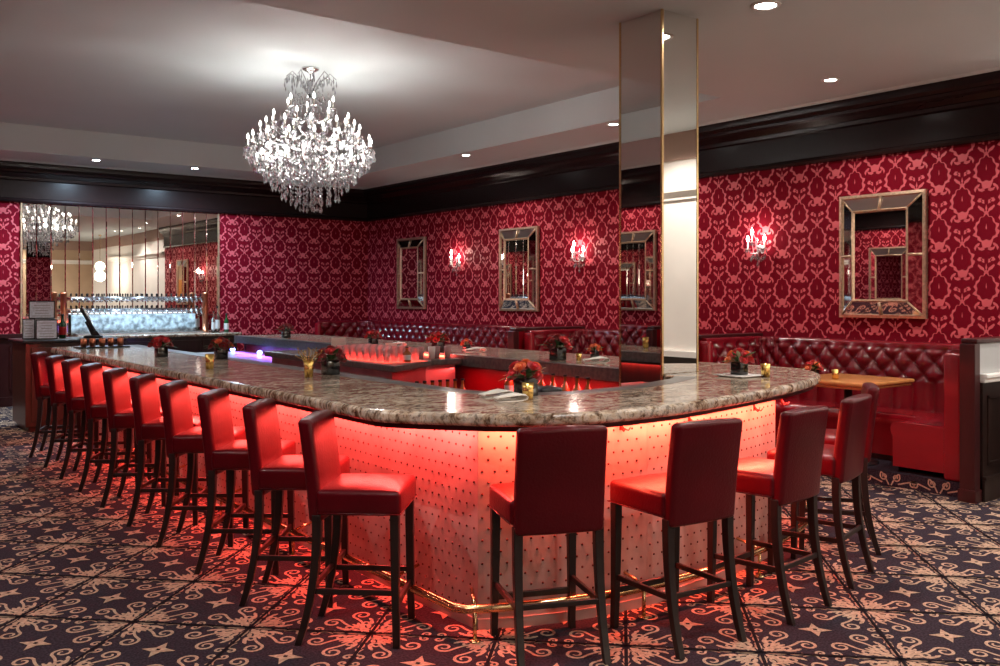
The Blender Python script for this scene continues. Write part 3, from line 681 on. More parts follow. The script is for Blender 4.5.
# ------------------------------------------------------------------ wall sconces
def crystal_drop(mb, c, h, r, X=None, n=4):
    x, y, z = c; v = [(x, y, z)]
    for k in range(n): v.append((x + r * cos(2 * pi * k / n + .4), y + r * sin(2 * pi * k / n + .4), z - h * .62))
    v.append((x, y, z - h)); f = [(0, 1 + k, 1 + (k + 1) % n) for k in range(n)] + [(n + 1, 1 + (k + 1) % n, 1 + k) for k in range(n)]
    return mb.add(v, f, 0, False, X)
def flame(mb, c, s=1, mi=0):
    mb.lathe([(.004 * s, 0), (.013 * s, .012 * s), (.015 * s, .024 * s), (.010 * s, .045 * s), (.003 * s, .062 * s), (.0005, .066 * s)], c=c, n=8, mi=mi)
def make_sconce():
    t = thing('wall_sconce', '', 'wall lamp', group='three-candle crystal sconces on the right wall')
    # faces -y
    a = MB(); a.lathe([(.001, -.01), (.05, -.01), (.055, 0), (.045, .012), (.001, .014)], n=16, X=Matrix.Rotation(pi / 2, 4, 'X')); a.build('backplate', 'silver', t)
    for ang, zc, r_ in ((-pi / 2 - .95, .03, .135), (-pi / 2, .10, .15), (-pi / 2 + .95, .03, .135)):
        ex, ey = r_ * cos(ang), r_ * sin(ang)
        a = MB(); a.tube([(0, -.01, 0), (ex * .4, ey * .4, -.05), (ex * .8, ey * .8, -.045), (ex, ey, zc - .03)], .005, 6); a.lathe([(.004, -.012), (.028, .0), (.03, .004), (.004, .004)], c=(ex, ey, zc - .03), n=12)
        arm = a.build('arm', 'pale', t, fix=False)
        a = MB(); a.lathe([(.008, 0), (.008, .075), (.001, .075)], c=(ex, ey, zc - .026), n=8); cd = a.build('candle', 'candle', arm)
        a = MB(); flame(a, (ex, ey, zc + .05), 1.15); a.build('bulb', 'bulb2', arm)
        for k in range(5):
            a = MB(); q = k * 2 * pi / 5; a_ = crystal_drop(a, (ex + .027 * cos(q), ey + .027 * sin(q), zc - .03), .05, .009); a.build('crystal_drop', 'crystal', arm, fix=False)
    a = MB(); a.lathe([(.001, -.12), (.012, -.10), (.02, -.07), (.008, -.04), (.014, 0), (.006, .05), (.012, .1), (.001, .13)], c=(0, -.05, 0), n=10); a.build('stem', 'crystal', t)
    for k in range(13):
        q = -pi + k * pi / 12; a = MB(); R_ = .085; crystal_drop(a, (R_ * cos(q), -.03 + R_ * sin(q), -.05 - .03 * abs(sin(q * 2))), .07, .010); a.build('crystal_drop', 'crystal', t, fix=False)
    a = MB(); crystal_drop(a, (0, -.05, -.12), .09, .016, n=6); a.build('crystal_drop', 'crystal', t, fix=False)
    return t
sc = make_sconce()
for i, (yy, lab) in enumerate(((6.35, 'lit three-candle crystal wall sconce to the right of the pillar'), (9.25, 'lit crystal wall sconce between the pillar and the middle mirror'), (12.15, 'lit crystal wall sconce farthest away, between two mirrors'))):
    if i == 0: sc.location = (XR, yy, 2.13); sc.rotation_euler = (0, 0, -pi / 2); sc['label'] = lab
    else: dup(sc, (XR, yy, 2.13), -pi / 2, lab)
    light('POINT', 'sconce_lamp', (XR - .15, yy, 2.27), L_SCONCE, (1, .8, .68), size=.05)
for i, yy in enumerate((5.75, 8.65, 11.55)):
    o = dup(sc, (XL, yy, 2.13), pi / 2, 'lit three-candle crystal sconce on the left wall, %s from the camera end' % ('first', 'second', 'third')[i]); o['group'] = 'crystal sconces on the left wall'
    light('POINT', 'sconce_lamp', (XL + .15, yy, 2.27), L_SCONCE, (1, .8, .68), size=.05)
# ------------------------------------------------------------------ chandelier
CX, CY = 4.24, 8.72
ch = thing('crystal_chandelier', 'large lit crystal chandelier with tiers of candle bulbs hanging from the tray ceiling', 'chandelier', (CX, CY, ZT))
a = MB(); a.lathe([(.001, 0), (.09, 0), (.085, -.02), (.03, -.045), (.012, -.06), (.001, -.06)], n=20); a.build('ceiling_canopy', 'silver', ch)
a = MB(); a.lathe([(.006, -.05), (.006, -.12), (.03, -.14), (.012, -.18), (.04, -.26), (.016, -.34), (.02, -.42), (.05, -.52), (.02, -.6), (.02, -.72), (.06, -.8), (.07, -.88), (.02, -.95), (.012, -1.15), (.03, -1.22), (.001, -1.28)], n=14); a.build('central_column', 'crystal', ch)
allc = MB(); cnt = 0
def drop(x, y, z, h, r, n=4):
    global cnt
    cnt += 1
    if cnt <= 100 :
        a = MB(); crystal_drop(a, (x, y, z), h, r, n=n); a.build('crystal_pendant', 'crystal', ch, fix=False)
    else: crystal_drop(allc, (x, y, z), h, r, n=n)
TIERS = [(6, .245, -.30, .2), (8, .40, -.47, .0), (12, .50, -.56, .15), (16, .62, -.70, .0), (8, .40, -.84, .2), (10, .54, -.88, .1)]
arms_small = None
for n_, r_, zt, ph in TIERS:
    a = MB(); a.tube([(.02, 0, zt - .16), (r_ * .35, 0, zt - .26), (r_ * .75, 0, zt - .22), (r_, 0, zt - .13)], .006, 6); a.lathe([(.004, -.015), (.034, .0), (.036, .004), (.004, .005)], c=(r_, 0, zt - .13), n=10)
    a.lathe([(.009, .0), (.009, .07), (.001, .07)], c=(r_, 0, zt - .126), n=8, mi=1)
    arm0 = a.build('candle_arm', ['silver', 'candle'], ch, fix=False)
    b = MB(); flame(b, (r_, 0, zt - .056), .95); bulb0 = b.build('bulb', 'bulb', arm0)
    for k in range(n_):
        q = 2 * pi * (k + ph) / n_
        if k == 0: arm0.rotation_euler[2] = q
        else:
            o = arm0.copy(); COL.objects.link(o); o.rotation_euler[2] = q; o.parent = ch
            o2 = bulb0.copy(); COL.objects.link(o2); o2.parent = o
for n_, r_, zt, ph in TIERS:                     # crystals round every candle pan
    for k in range(n_):
        q = 2 * pi * (k + ph) / n_
        for j in range(6):
            p = q + j * pi / 3; drop(r_ * cos(q) + .034 * cos(p), r_ * sin(q) + .034 * sin(p), zt - .135, random.uniform(.06, .085), .0095)
# crown basket: flaring stems with drops
for k in range(10):
    q = 2 * pi * k / 10
    a = MB(); a.tube([(.015 * cos(q), .015 * sin(q), -.30), (.10 * cos(q), .10 * sin(q), -.14), (.20 * cos(q), .20 * sin(q), -.06), (.265 * cos(q), .265 * sin(q), -.12)], [.006, .005, .004, .003], 5); a.build('crown_stem', 'crystal', ch, fix=False)
    for s, h in ((.265, -.125), (.235, -.09), (.19, -.075), (.14, -.12)): drop(s * cos(q), s * sin(q), h, random.uniform(.07, .11), .012)
    for j in range(4): drop((.25 - j * .05) * cos(q + .3), (.25 - j * .05) * sin(q + .3), -.2 - j * .05, .06, .010)
# swags and rings
def ringdrops(n, r, z, h, rr, jit=.01, nn=4):
    for k in range(n):
        q = 2 * pi * (k + random.random() * .4) / n; drop(r * cos(q), r * sin(q), z + random.uniform(-jit, jit), h * random.uniform(.85, 1.15), rr, nn)
def strand(n, r, z, k, h, rr):     # octagon beads above one tear drop
    for i in range(n):
        q = 2 * pi * (i + random.random() * .35) / n; x, y = r * cos(q), r * sin(q)
        for j in range(k): drop(x, y, z - j * .042, .036, rr * .9, 6)
        drop(x, y, z - k * .042, h * random.uniform(.85, 1.15), rr * 1.15, 6)
strand(34, .655, -.84, 1, .075, .014); strand(30, .60, -.88, 1, .10, .014); strand(28, .53, -.93, 2, .09, .013); strand(26, .46, -.98, 3, .09, .013)
strand(22, .38, -1.02, 4, .09, .013); strand(18, .29, -1.07, 5, .09, .013); strand(13, .20, -1.12, 5, .10, .013); strand(9, .11, -1.2, 5, .08, .013); strand(4, .04, -1.28, 3, .08, .013)
drop(0, 0, -1.36, .08, .03, 8)
ringdrops(24, .52, -.70, .09, .012, .05); ringdrops(18, .42, -.62, .09, .012, .05); ringdrops(14, .3, -.5, .1, .012, .06); ringdrops(12, .2, -.36, .1, .011, .05); ringdrops(26, .58, -.80, .08, .012, .04); ringdrops(16, .33, -.8, .12, .012, .08)
# bead chains (swags) from crown to the arm tiers
for k in range(16):
    q = 2 * pi * k / 16
    for i in range(13):
        u = i / 12; r_ = .08 + .56 * u; z = -.20 - .58 * u - .12 * sin(pi * u); v_, f_ = blob((r_ * cos(q), r_ * sin(q), z), .0085); allc.add(v_, f_)
for rr_, zz_, n in ((.63, -.87, 60), (.45, -1.0, 44), (.28, -1.09, 28)):
    for k in range(n):
        q = 2 * pi * k / n; v_, f_ = blob((rr_ * cos(q), rr_ * sin(q), zz_ + .02 * abs(sin(8 * q))), .009); allc.add(v_, f_)
o = allc.build('crystal_strands', 'crystal', ch, fix=False); o['kind'] = 'stuff'
for rr_, zz_ in ((.60, -.84), (.45, -.985), (.28, -1.075), (.16, -1.14)):
    a = MB(); a.tube([(rr_ * cos(2 * pi * k / 40), rr_ * sin(2 * pi * k / 40), zz_) for k in range(41)], .005, 6); a.build('hoop', 'silver', ch)
for k in range(8):
    q = 2 * pi * k / 8 + .2; light('POINT', 'chandelier_lamp', (CX + .5 * cos(q), CY + .5 * sin(q), ZT - .86), L_CHAND, (1, .93, .88), size=.03)
for k in range(4):
    q = 2 * pi * k / 4 + .2; light('POINT', 'chandelier_lamp', (CX + .30 * cos(q), CY + .30 * sin(q), ZT - .74), L_CHAND * .6, (1, .93, .88), size=.03)
# ------------------------------------------------------------------ booths
PLAT = .12; XF = 7.385
pl = MB(); pl.box(XF, YD - .02, 0, XR, YB, PLAT)
def yz(y, z, d): return (XF - d, y, z)
for k in range(24):
    yc = 3.78 + k * .42
    for s in (-1, 1):
        for pts, w_ in ((spiral(s * .055, .078, .034, pi / 2 - s * 1.2, 1.2 * s, (s * .01, .01)), .006), (spiral(s * .2, .04, .026, pi / 2, 1.1 * -s, (s * .07, .025)), .006)):
            o = len(pl.v); L = len(pts)
            for i, (a_, b_) in enumerate(pts):
                p0 = pts[max(0, i - 1)]; p1 = pts[min(L - 1, i + 1)]; dx, dy = p1[0] - p0[0], p1[1] - p0[1]; l = math.hypot(dx, dy) or 1
                pl.v.append((XF - .0015, yc + a_ - dy / l * w_, max(.003, min(.117, b_ + dx / l * w_)))); pl.v.append((XF - .0015, yc + a_ + dy / l * w_, max(.003, min(.117, b_ - dx / l * w_))))
            for i in range(L - 1): pl.f.append((o + 2 * i, o + 2 * i + 1, o + 2 * i + 3, o + 2 * i + 2)); pl.m.append(1); pl.sm.append(False)
struct('trim_6', pl, ['carpet', 'carpat'], fix=False)
pl = MB(); pl.box(XL, 5.7, 0, XL + 1.3, YB, PLAT); struct('trim_7', pl, 'carpet')

def arcpath(y0, y1, xf, xb, r, n=8):
    P = [(xf, y0)]; m = 10
    for i in range(1, m + 1): P.append((xf + (xb - r - xf) * i / m, y0))
    for i in range(1, n + 1):
        q = -pi / 2 + pi / 2 * i / n; P.append((xb - r + r * cos(q), y0 + r + r * sin(q)))
    for i in range(1, 41): P.append((xb, y0 + r + (y1 - y0 - 2 * r) * i / 40))
    for i in range(1, n + 1):
        q = pi / 2 * i / n; P.append((xb - r + r * cos(q), y1 - r + r * sin(q)))
    for i in range(1, m + 1): P.append((xb - r - (xb - r - xf) * i / m, y1))
    return P
def resample(P, step):
    out = [P[0]]; acc = 0; cum = [0]
    for i in range(len(P) - 1): cum.append(cum[-1] + math.hypot(P[i + 1][0] - P[i][0], P[i + 1][1] - P[i][1]))
    n = int(cum[-1] / step); res = []; j = 0
    for k in range(n + 1):
        s = cum[-1] * k / n
        while j < len(P) - 2 and cum[j + 1] < s: j += 1
        t_ = (s - cum[j]) / max(1e-9, cum[j + 1] - cum[j]); dx, dy = P[j + 1][0] - P[j][0], P[j + 1][1] - P[j][1]; l = math.hypot(dx, dy)
        res.append((P[j][0] + dx * t_, P[j][1] + dy * t_, -dy / l, dx / l, s))
    return res
def make_booth(hl=1.345):
    t = thing('booth_banquette', '', 'booth seat', group='tufted burgundy booth banquettes')
    y0, y1, xf, xb = -hl, hl, -1.08, -.03
    P = resample(arcpath(y0, y1, xf, xb, .32), .0135); TW = .205
    a = MB(); prof = []
    nz = 46
    for i in range(nz + 1): prof.append(('f', .50 + (1.12 - .50) * i / nz))
    vs = []; NP = None
    for (x, y, nx, ny, s) in P:
        col = []
        for _, z in prof:
            u = s / TW; v = (z - 1.10) / .22
            tu = abs(cos(pi * (u + v)) * cos(pi * (u - v)))
            dm = tu ** .42
            fl_ = abs(sin(pi * u * 1.0)) ** .5
            k = max(0, min(1, (z - .80) / .05))
            d = .075 + .055 * (dm * k + fl_ * .75 * (1 - k)) * (1 if z < 1.08 else max(.4, 1 - (z - 1.08) / .08))
            col.append((x + nx * d, y + ny * d, z))
        for q in range(1, 8):
            g = pi * q / 7; col.append((x + nx * (.052 + .062 * cos(g)), y + ny * (.052 + .062 * cos(g)), 1.125 + .055 * sin(g)))
        col.append((x - nx * .01, y - ny * .01, .50)); NP = len(col); vs += col
    fs = []
    for i in range(len(P) - 1):
        for j in range(NP - 1): fs.append((i * NP + j, (i + 1) * NP + j, (i + 1) * NP + j + 1, i * NP + j + 1))
    a.add(vs, fs, 0, True)
    a.add(vs[:NP], [tuple(range(NP))]); a.add(vs[-NP:], [tuple(range(NP))])
    a.build('tufted_back', 'tuft', t, fix=True)
    # seat: U shaped cushion with rolled front
    def seatring(off):     # inner outline
        r = .14; return arcpath(y0 + off, y1 - off, xf, xb - off, r)
    A_ = arcpath(y0 + .02, y1 - .02, xf, xb - .02, .30); 
    a = MB(); pr = [(.0, .50), (.0, .535), (.50, .545), (.56, .54), (.585, .52), (.592, .49), (.588, .45), (.57, .42), (.57, .17)]
    rows = []
    for off, z in pr:
        rr = max(.10, .30 - off * .35) if off else .30
        rows.append([(x, y, z) for x, y in arcpath(y0 + .02 + off, y1 - .02 - off, xf, xb - .02 - off, rr)])
    n = len(rows[0]); vs = [p for r in rows for p in r]; fs = [(i * n + j, i * n + j + 1, (i + 1) * n + j + 1, (i + 1) * n + j) for i in range(len(rows) - 1) for j in range(n - 1)]
    a.add(vs, fs, 0, True)
    for e in (0, n - 1):
        o = len(a.v); a.v += [r[e] for r in rows] + [(rows[0][e][0], rows[0][e][1], .17)]; a.f.append(tuple(range(o, o + len(rows) + 1))); a.m.append(0); a.sm.append(False)
    a.build('seat_cushion', 'boothleather', t, fix=True)
    a = MB(); B_ = [arcpath(y0 + .02 + o_, y1 - .02 - o_, xf + .04, xb - .02 - o_, r_) for o_, r_ in ((.54, .1),)][0]
    a.sweep(B_, [(0, PLAT), (0, .172), (-.3, .172), (-.3, PLAT)], side=1); a.build('toe_board', 'darkwood', t)
    for s in (-1, 1):      # padded arm front where the seat ends
        a = MB(); ya, yb = sorted((s * hl, s * (hl - .15))); a.rbox(xf - .03, ya, PLAT, xf + .05, yb, 1.15, .03, 2); a.build('padded_arm', 'boothleather', t)
    return t
bt = make_booth()
BY = [4.95, 7.80]
LB = ['tufted burgundy booth nearest the camera on the right wall with a table in front', 'tufted burgundy booth banquette directly behind the pillar', 'tufted burgundy booth banquette behind the bar under the middle mirror', 'tufted burgundy booth banquette in the far right corner']
for i, y in enumerate(BY):
    if i == 0: bt.location = (XR, y, 0); bt['label'] = LB[0]
    else: dup(bt, (XR, y, 0), 0, LB[i])
bl = make_booth(2.86); bl.location = (XR, 12.2, 0); bl['label'] = 'long tufted burgundy banquette running behind the bar to the far right corner'
for i, y in enumerate((7.2, 10.1, 13.0)):
    o = dup(bt, (XL, y, 0), pi, 'tufted burgundy booth on the left wall, %s from the camera end' % ('first', 'second', 'third')[i]); o['group'] = 'left wall booths seen in the mirrors'
def divider(y, label, end=False, x=XR, s=1):
    H = 1.235 if end else 1.165
    t = thing('booth_divider', label, 'divider', (x, y, 0), 0 if s > 0 else pi, group=None)
    a = MB(); a.box(-1.14, -.05, 0 if end else PLAT, -.002, .05, H); a.build('panel', 'boothleather' if not end else 'greypaint', t)
    a = MB(); a.rbox(-1.20, -.065, H, -.002, .065, H + .04, .012, 2); a.build('cap', 'wains', t)
    a = MB(); a.box(-1.23, -.06, 0, -1.14, .06, H); a.box(-1.24, -.07, 0, -1.13, .07, .1); a.build('post', 'wains', t, bevel=.006)
    if end:
        a = MB(); a.box(-1.13, -.075, 0, 0, -.05, .93); a.box(-1.13, -.09, .0, 0, -.05, .17); a.box(-1.13, -.10, .17, 0, -.05, .2)
        a.box(-1.06, -.085, .28, -.08, -.07, .31); a.box(-1.06, -.085, .8, -.08, -.07, .83); a.box(-1.06, -.085, .28, -1.03, -.07, .83); a.build('wainscot', 'darkwood', t, bevel=.004)
        a = MB(); a.box(-1.13, -.11, .965, 0, -.05, 1.0); a.box(-1.13, -.095, .93, 0, -.05, .965); a.build('chair_rail', 'white', t, bevel=.008)
    return t
divider(3.5, 'low end wall of the nearest booth with a dark red post at its front', True)
divider(6.375, 'booth divider just right of the pillar'); divider(9.25, 'booth divider below the sconce between pillar and middle mirror')
divider(8.65, 'booth divider on the left wall nearer the camera', x=XL, s=-1); divider(11.55, 'booth divider on the left wall farther from the camera', x=XL, s=-1)
def booth_table(x, y, label):
    t = thing('booth_table', label, 'table', (x, y, PLAT), group='varnished wood booth tables')
    a = MB(); a.rbox(-.42, -.40, .715, .42, .40, .75, .015, 2); a.rbox(-.40, -.38, .69, .40, .38, .716, .01, 1); a.build('tabletop', 'tablew', t)
    a = MB(); a.lathe([(.001, 0), (.26, 0), (.26, .012), (.08, .03), (.035, .06), (.035, .69)], n=20); a.build('pedestal', 'black', t)
booth_table(7.56, 4.70, 'orange-toned wooden table with rounded edge in the nearest booth')
booth_table(7.56, 7.75, 'wooden table in the booth behind the pillar')
# ------------------------------------------------------------------ back bar
bm_ = thing('back_bar_mirror', 'wide mirror of narrow vertical strips behind the beer taps', 'mirror', (0, 0, 0))
X0, X1, n = 2.71, 5.66, 15; s = (X1 - X0) / n
for i in range(n):
    a = MB(); x0, x1 = X0 + i * s + .002, X0 + (i + 1) * s - .002; y = YB - .012; b = .007
    random.seed(i); tz = random.uniform(-.0006, .0006)
    P = [(x0, y + .0022, 1.04), (x1, y + .0022, 1.04), (x1, y + .0022, 2.985), (x0, y + .0022, 2.985), (x0 + b, y - tz, 1.04 + b), (x1 - b, y + tz, 1.04 + b), (x1 - b, y + tz, 2.985 - b), (x0 + b, y - tz, 2.985 - b)]
    a.add(P, [(4, 5, 6, 7), (0, 1, 5, 4), (1, 2, 6, 5), (2, 3, 7, 6), (3, 0, 4, 7), (0, 1, 2, 3)])
    a.build('mirror_strip', 'mirror', bm_)
a = MB(); a.box(X0 - .02, YB - .02, 1.04, X0, YB, 2.99); a.box(X1, YB - .02, 1.04, X1 + .02, YB, 2.99); a.build('edge_trim', 'champagne', bm_)
bc = thing('back_counter', 'back bar counter with a pale marble edge below the beer taps', 'counter', (0, 0, 0))
a = MB(); a.rbox(3.36, 14.30, .985, 5.76, YB - .03, 1.03, .012, 2); a.build('marble_top', 'granite', bc)
a = MB(); a.box(3.42, 14.36, .08, 5.70, YB - .03, .985); a.build('carcass', 'darkwood', bc)
for k in range(4):
    a = MB(); x = 3.45 + k * .56; a.box(x, 14.335, .14, x + .53, 14.36, .93); d_ = a.build('door', 'darkwood', bc, bevel=.005)
    h = MB(); h.box(x + .46, 14.31, .5, x + .475, 14.335, .65); h.build('handle', 'chrome', d_)
tt = thing('beer_tap_tower', 'long beer tap tower with two copper posts and two rows of black-handled taps', 'beer taps', (0, 14.78, 1.03))
TX = (3.21, 5.33)
for x in TX:
    a = MB(); a.lathe([(.055, 0), (.055, .015), (.045, .02), (.045, .60), (.05, .61), (.045, .64), (.001, .65)], c=(x, 0, 0), n=18); a.build('post', 'copper', tt)
for z in (.545, .36):
    a = MB(); a.tube([(TX[0], 0, z), (TX[1], 0, z)], .034, 12); a.build('tap_rail', 'chrome', tt)
tap0 = None
for r_, z in enumerate((.545, .36)):
    for k in range(26):
        x = TX[0] + .09 + k * .0775
        if tap0 is None:
            a = MB(); a.tube([(0, -.02, 0), (0, -.06, 0), (0, -.08, -.012), (.012, -.095, -.055)], [.016, .018, .016, .012], 8); a.tube([(0, -.055, 0), (0, -.055, .03)], .008, 6); tap0 = a.build('tap', 'chrome', tt, fix=False)
            a = MB(); a.lathe([(.006, .03), (.010, .04), (.013, .066), (.009, .078), (.001, .08)], c=(0, -.055, 0), n=8); hd0 = a.build('tap_handle', 'black', tap0, fix=False); tap0.location = (x, 0, z)
        else:
            o = tap0.copy(); COL.objects.link(o); o.location = (x, 0, z); o.parent = tt; p = hd0.copy(); COL.objects.link(p); p.parent = o
a = MB(); a.box(3.36, 14.98, 1.032, 5.24, 15.0, 1.33); tag(a.build('glass_splashback', 'icy', bevel=.003), 'pale icy glass splashback glowing under the rows of beer taps', 'splashback')
a = MB(); a.box(3.36, 14.60, 1.031, 5.24, 14.90, 1.05)
for k in range(30): a.box(3.38 + k * .062, 14.62, 1.05, 3.40 + k * .062, 14.88, 1.054)
tag(a.build('drip_tray', 'steel'), 'long stainless drip tray under the beer taps', 'drip tray')
o = light('AREA', 'splashback_fill', (4.3, 14.85, 1.345), .55, (.75, .88, 1), direction=(0, .5, -1), size=1.8, size_y=.03)  # cool light added to brighten the splashback
# wood service cabinet at the far left with menus and terminal
sv = thing('service_cabinet', 'dark wood service cabinet with black top beyond the far end of the bar', 'cabinet', (0, 0, 0))
a = MB(); a.box(2.20, 12.05, .06, 3.3, 12.85, 1.05); a.box(2.24, 12.09, 0, 3.26, 12.81, .06); a.build('body', 'postwood', sv, bevel=.004)
a = MB(); a.rbox(2.16, 12.0, 1.05, 3.34, 12.9, 1.085, .01, 2); a.build('top', 'black', sv)
for k in range(2):
    a = MB(); a.box(2.26 + k * .52, 12.03, .12, 2.74 + k * .52, 12.05, 1.0); d_ = a.build('door', 'postwood', sv, bevel=.006); h = MB(); h.box(2.68 + k * .52, 12.01, .55, 2.695 + k * .52, 12.03, .7); h.build('handle', 'brass', d_)
def menu(x, y, w_, z0, h, rz, label):
    t = thing('framed_menu', label, 'menu', (x, y, z0), rz)
    a = MB(); X = Matrix.Rotation(-.12, 4, 'X'); a.box(-w_ / 2, -.006, 0, w_ / 2, .006, h, X=X); a.build('frame', 'black', t)
    a = MB(); a.box(-w_ / 2 + .012, -.009, .012, w_ / 2 - .012, -.006, h - .012, X=X)
    for k in range(int(h / .035)):
        ww = w_ * random.uniform(.2, .38); a.box(-ww, -.0095, .03 + k * .033, ww, -.009, .036 + k * .033, 1, X=X)
    a.build('sheet', ['paperw', 'rub'], t)
    a = MB(); a.box(-w_ / 3, .0, 0, w_ / 3, .08, .012); a.build('foot', 'black', t)
menu(2.47, 12.25, .24, 1.087, .24, -.25, 'small framed menu standing in front on the service cabinet')
menu(2.30, 12.40, .14, 1.087, .25, -.25, 'narrow pale menu at the left edge of the service cabinet')
a = MB(); a.rbox(2.33, 12.5, 1.087, 2.62, 12.6, 1.33, .005, 1); tag(a.build('menu_rack', 'rub'), 'grey block rack on the service cabinet carrying the upper framed menu', 'rack')
menu(2.47, 12.52, .29, 1.332, .22, -.25, 'large framed menu raised above the others on the service cabinet')
pt = thing('register_terminal', 'black tilted touchscreen register terminal beside the left copper tap post', 'register', (3.03, 12.35, 1.087), -1.85)
a = MB(); a.rbox(-.13, -.11, 0, .13, .11, .03, .01, 1); a.add(*[[(-.06, -.02, .03), (.06, -.02, .03), (.06, .08, .03), (-.06, .08, .03), (-.05, -.10, .2), (.05, -.10, .2), (.05, -.06, .22), (-.05, -.06, .22)], [(0, 1, 5, 4), (1, 2, 6, 5), (2, 3, 7, 6), (3, 0, 4, 7), (4, 5, 6, 7)]]); a.build('base', 'black', pt)
a = MB(); X = Matrix.Translation((0, -.06, .23)) @ Matrix.Rotation(.5, 4, 'X'); a.rbox(-.17, -.02, -.16, .17, .02, .17, .012, 2, X=X); s_ = a.build('screen', 'black', pt)
a = MB(); a.box(-.15, .0205, -.14, .15, .0225, .15, X=X); a.build('glass_face', 'darkglass', s_)
bottle('wine_bottle', 'green bottle with a red label on the service cabinet beside the menus', None, (2.68, 12.4, 1.087), 'green', .30, r=.042)
bottle('liquor_bottle', 'tall clear bottle with a silver label right of the copper tap post', None, (5.47, 14.62, 1.031), 'clear', .42, r=.042)
bottle('liquor_bottle', 'slim clear bottle between the silver-labelled bottle and the green one', None, (5.37, 14.52, 1.031), 'clear', .34, r=.032)
bottle('wine_bottle', 'dark green bottle at the right end of the back counter', None, (5.62, 14.62, 1.031), 'dark', .30, r=.04)
a = MB(); a.rbox(2.36, 10.16, 1.071, 2.86, 10.46, 1.083, .004, 1); tag(a.build('serving_tray', 'black'), 'black tray under the copper cups at the far end of the bar', 'tray')
def cup(name, lab, group, loc, m, r=.034, h=.085, n=14):
    a = MB(); a.lathe([(.001, 0), (r * .82, 0), (r, h), (r * .93, h), (r * .76, .006), (.001, .006)], n=n); return tag(a.build(name, m, loc=loc), lab, 'cup', group)
for k in range(5): cup('copper_cup', 'copper cup in the row on the black tray at the far end of the bar', 'copper cups on the black tray', (2.42 + k * .092, 10.26 + .02 * (k % 2), 1.083), 'copper')
# ------------------------------------------------------------------ small things on the bar
def rose(mb, c, r, mi=0, tilt=(0, 0)):
    X = Matrix.Translation(c) @ Matrix.Rotation(tilt[0], 4, 'X') @ Matrix.Rotation(tilt[1], 4, 'Y')
    mb.lathe([(r * .15, -r * .3), (r * .34, 0), (r * .30, r * .45), (r * .08, r * .62)], n=7, mi=mi, X=X)
    for ring, (n, R_, H_) in enumerate(((3, .48, .62), (4, .70, .48), (5, .95, .28))):
        for k in range(n):
            a0 = 2 * pi * k / n + ring * .6; vs = []; wd = pi / n * 1.25
            for i in range(4):
                b = i / 3
                for j in range(4):
                    q = a0 + wd * (j / 3 - .5) * 2 * (.65 + .35 * sin(pi * b)); edge = abs(j / 1.5 - 1)
                    rho = r * R_ * (.25 + .75 * sin(b * pi / 2)) * (1 + (.12 if b == 1 else 0)); z = r * (-.45 + (H_ + .45) * b) - r * .12 * edge * b
                    vs.append((rho * cos(q), rho * sin(q), z))
            mb.add(vs, [(i * 4 + j, i * 4 + j + 1, (i + 1) * 4 + j + 1, (i + 1) * 4 + j) for i in range(3) for j in range(3)], mi, True, X)
def leafmesh(mb, c, az, el, L, w_, mi=0):
    X = Matrix.Translation(c) @ Matrix.Rotation(az, 4, 'Z') @ Matrix.Rotation(-el, 4, 'Y'); vs = []
    for i in range(6):
        u = i / 5; ww = w_ * sin(pi * (u * .92 + .04)); zz = -.25 * L * u * u
        vs += [(L * u, -ww, zz + ww * .3), (L * u, 0, zz), (L * u, ww, zz + ww * .3)]
    mb.add(vs, [(3 * i + j, 3 * i + j + 1, 3 * i + j + 4, 3 * i + j + 3) for i in range(5) for j in range(2)], mi, True, X)
def bouquet(x, y, z, label, cols, seed, s=1, vase='darkglass', pale=.3):
    random.seed(seed)
    t = thing('flower_arrangement', label, 'flowers', (x, y, z), group='small rose arrangements on the bar and tables')
    a = MB(); a.rbox(-.042 * s, -.042 * s, 0, .042 * s, .042 * s, .085 * s, .006, 2); a.build('vase', vase, t)
    spots = [(0, 0, .155)] + [(.052 * cos(q), .052 * sin(q), .135) for q in [2 * pi * k / 5 + seed for k in range(5)]] + [(.075 * cos(q), .075 * sin(q), .10) for q in [2 * pi * k / 4 + seed + .6 for k in range(4)]]
    for k, (px, py, pz) in enumerate(spots):
        a = MB(); rose(a, (0, 0, 0), random.uniform(.027, .038) * s, 0); o = a.build('rose', cols[k % len(cols)], t, fix=False); o.location = (px * s, py * s, pz * s); az = atan2(py, px); tl = 1.0 * math.hypot(px, py) / .08
        o.rotation_euler = (-tl * sin(az), tl * cos(az), 0)
        if 'rose' in cols[k % len(cols)] and cols[k % len(cols)] == 'roseor': o['label'] = 'orange rose'
    for k in range(14):
        a = MB(); q = 2 * pi * k / 14 + random.random() * .3; leafmesh(a, (.02 * s * cos(q), .02 * s * sin(q), .085 * s), q, random.uniform(.1, 1.0), random.uniform(.08, .12) * s, .016 * s); a.build('leaf', 'leafpale' if random.random() < pale else 'leaf', t, fix=False)
    return t
R_, D_, O_ = 'rosered', 'rosedark', 'roseor'
ZTOP = 1.071
bouquet(3.13, 3.85, ZTOP, 'red and orange rose arrangement at the front centre of the bar', [O_, R_, R_, O_, R_, O_], 1, 1.15, pale=.5)
bouquet(5.02, 3.92, ZTOP + .012, 'red and orange roses on a white dish at the right end of the bar', [R_, O_, R_, R_, O_], 2, 1.0)
bouquet(2.93, 5.72, ZTOP, 'dark red rose arrangement beside the tall gold cup on the left bar run', [D_, D_, R_], 3, 1.15, pale=.1)
bouquet(2.92, 7.72, ZTOP, 'orange-red rose arrangement in the middle of the left bar run', [D_, O_, D_], 4, 1.1, pale=.1)
bouquet(2.60, 8.3, ZTOP, 'dark red rose arrangement farther along the left bar run', [D_, R_], 5, 1.1, pale=.1)
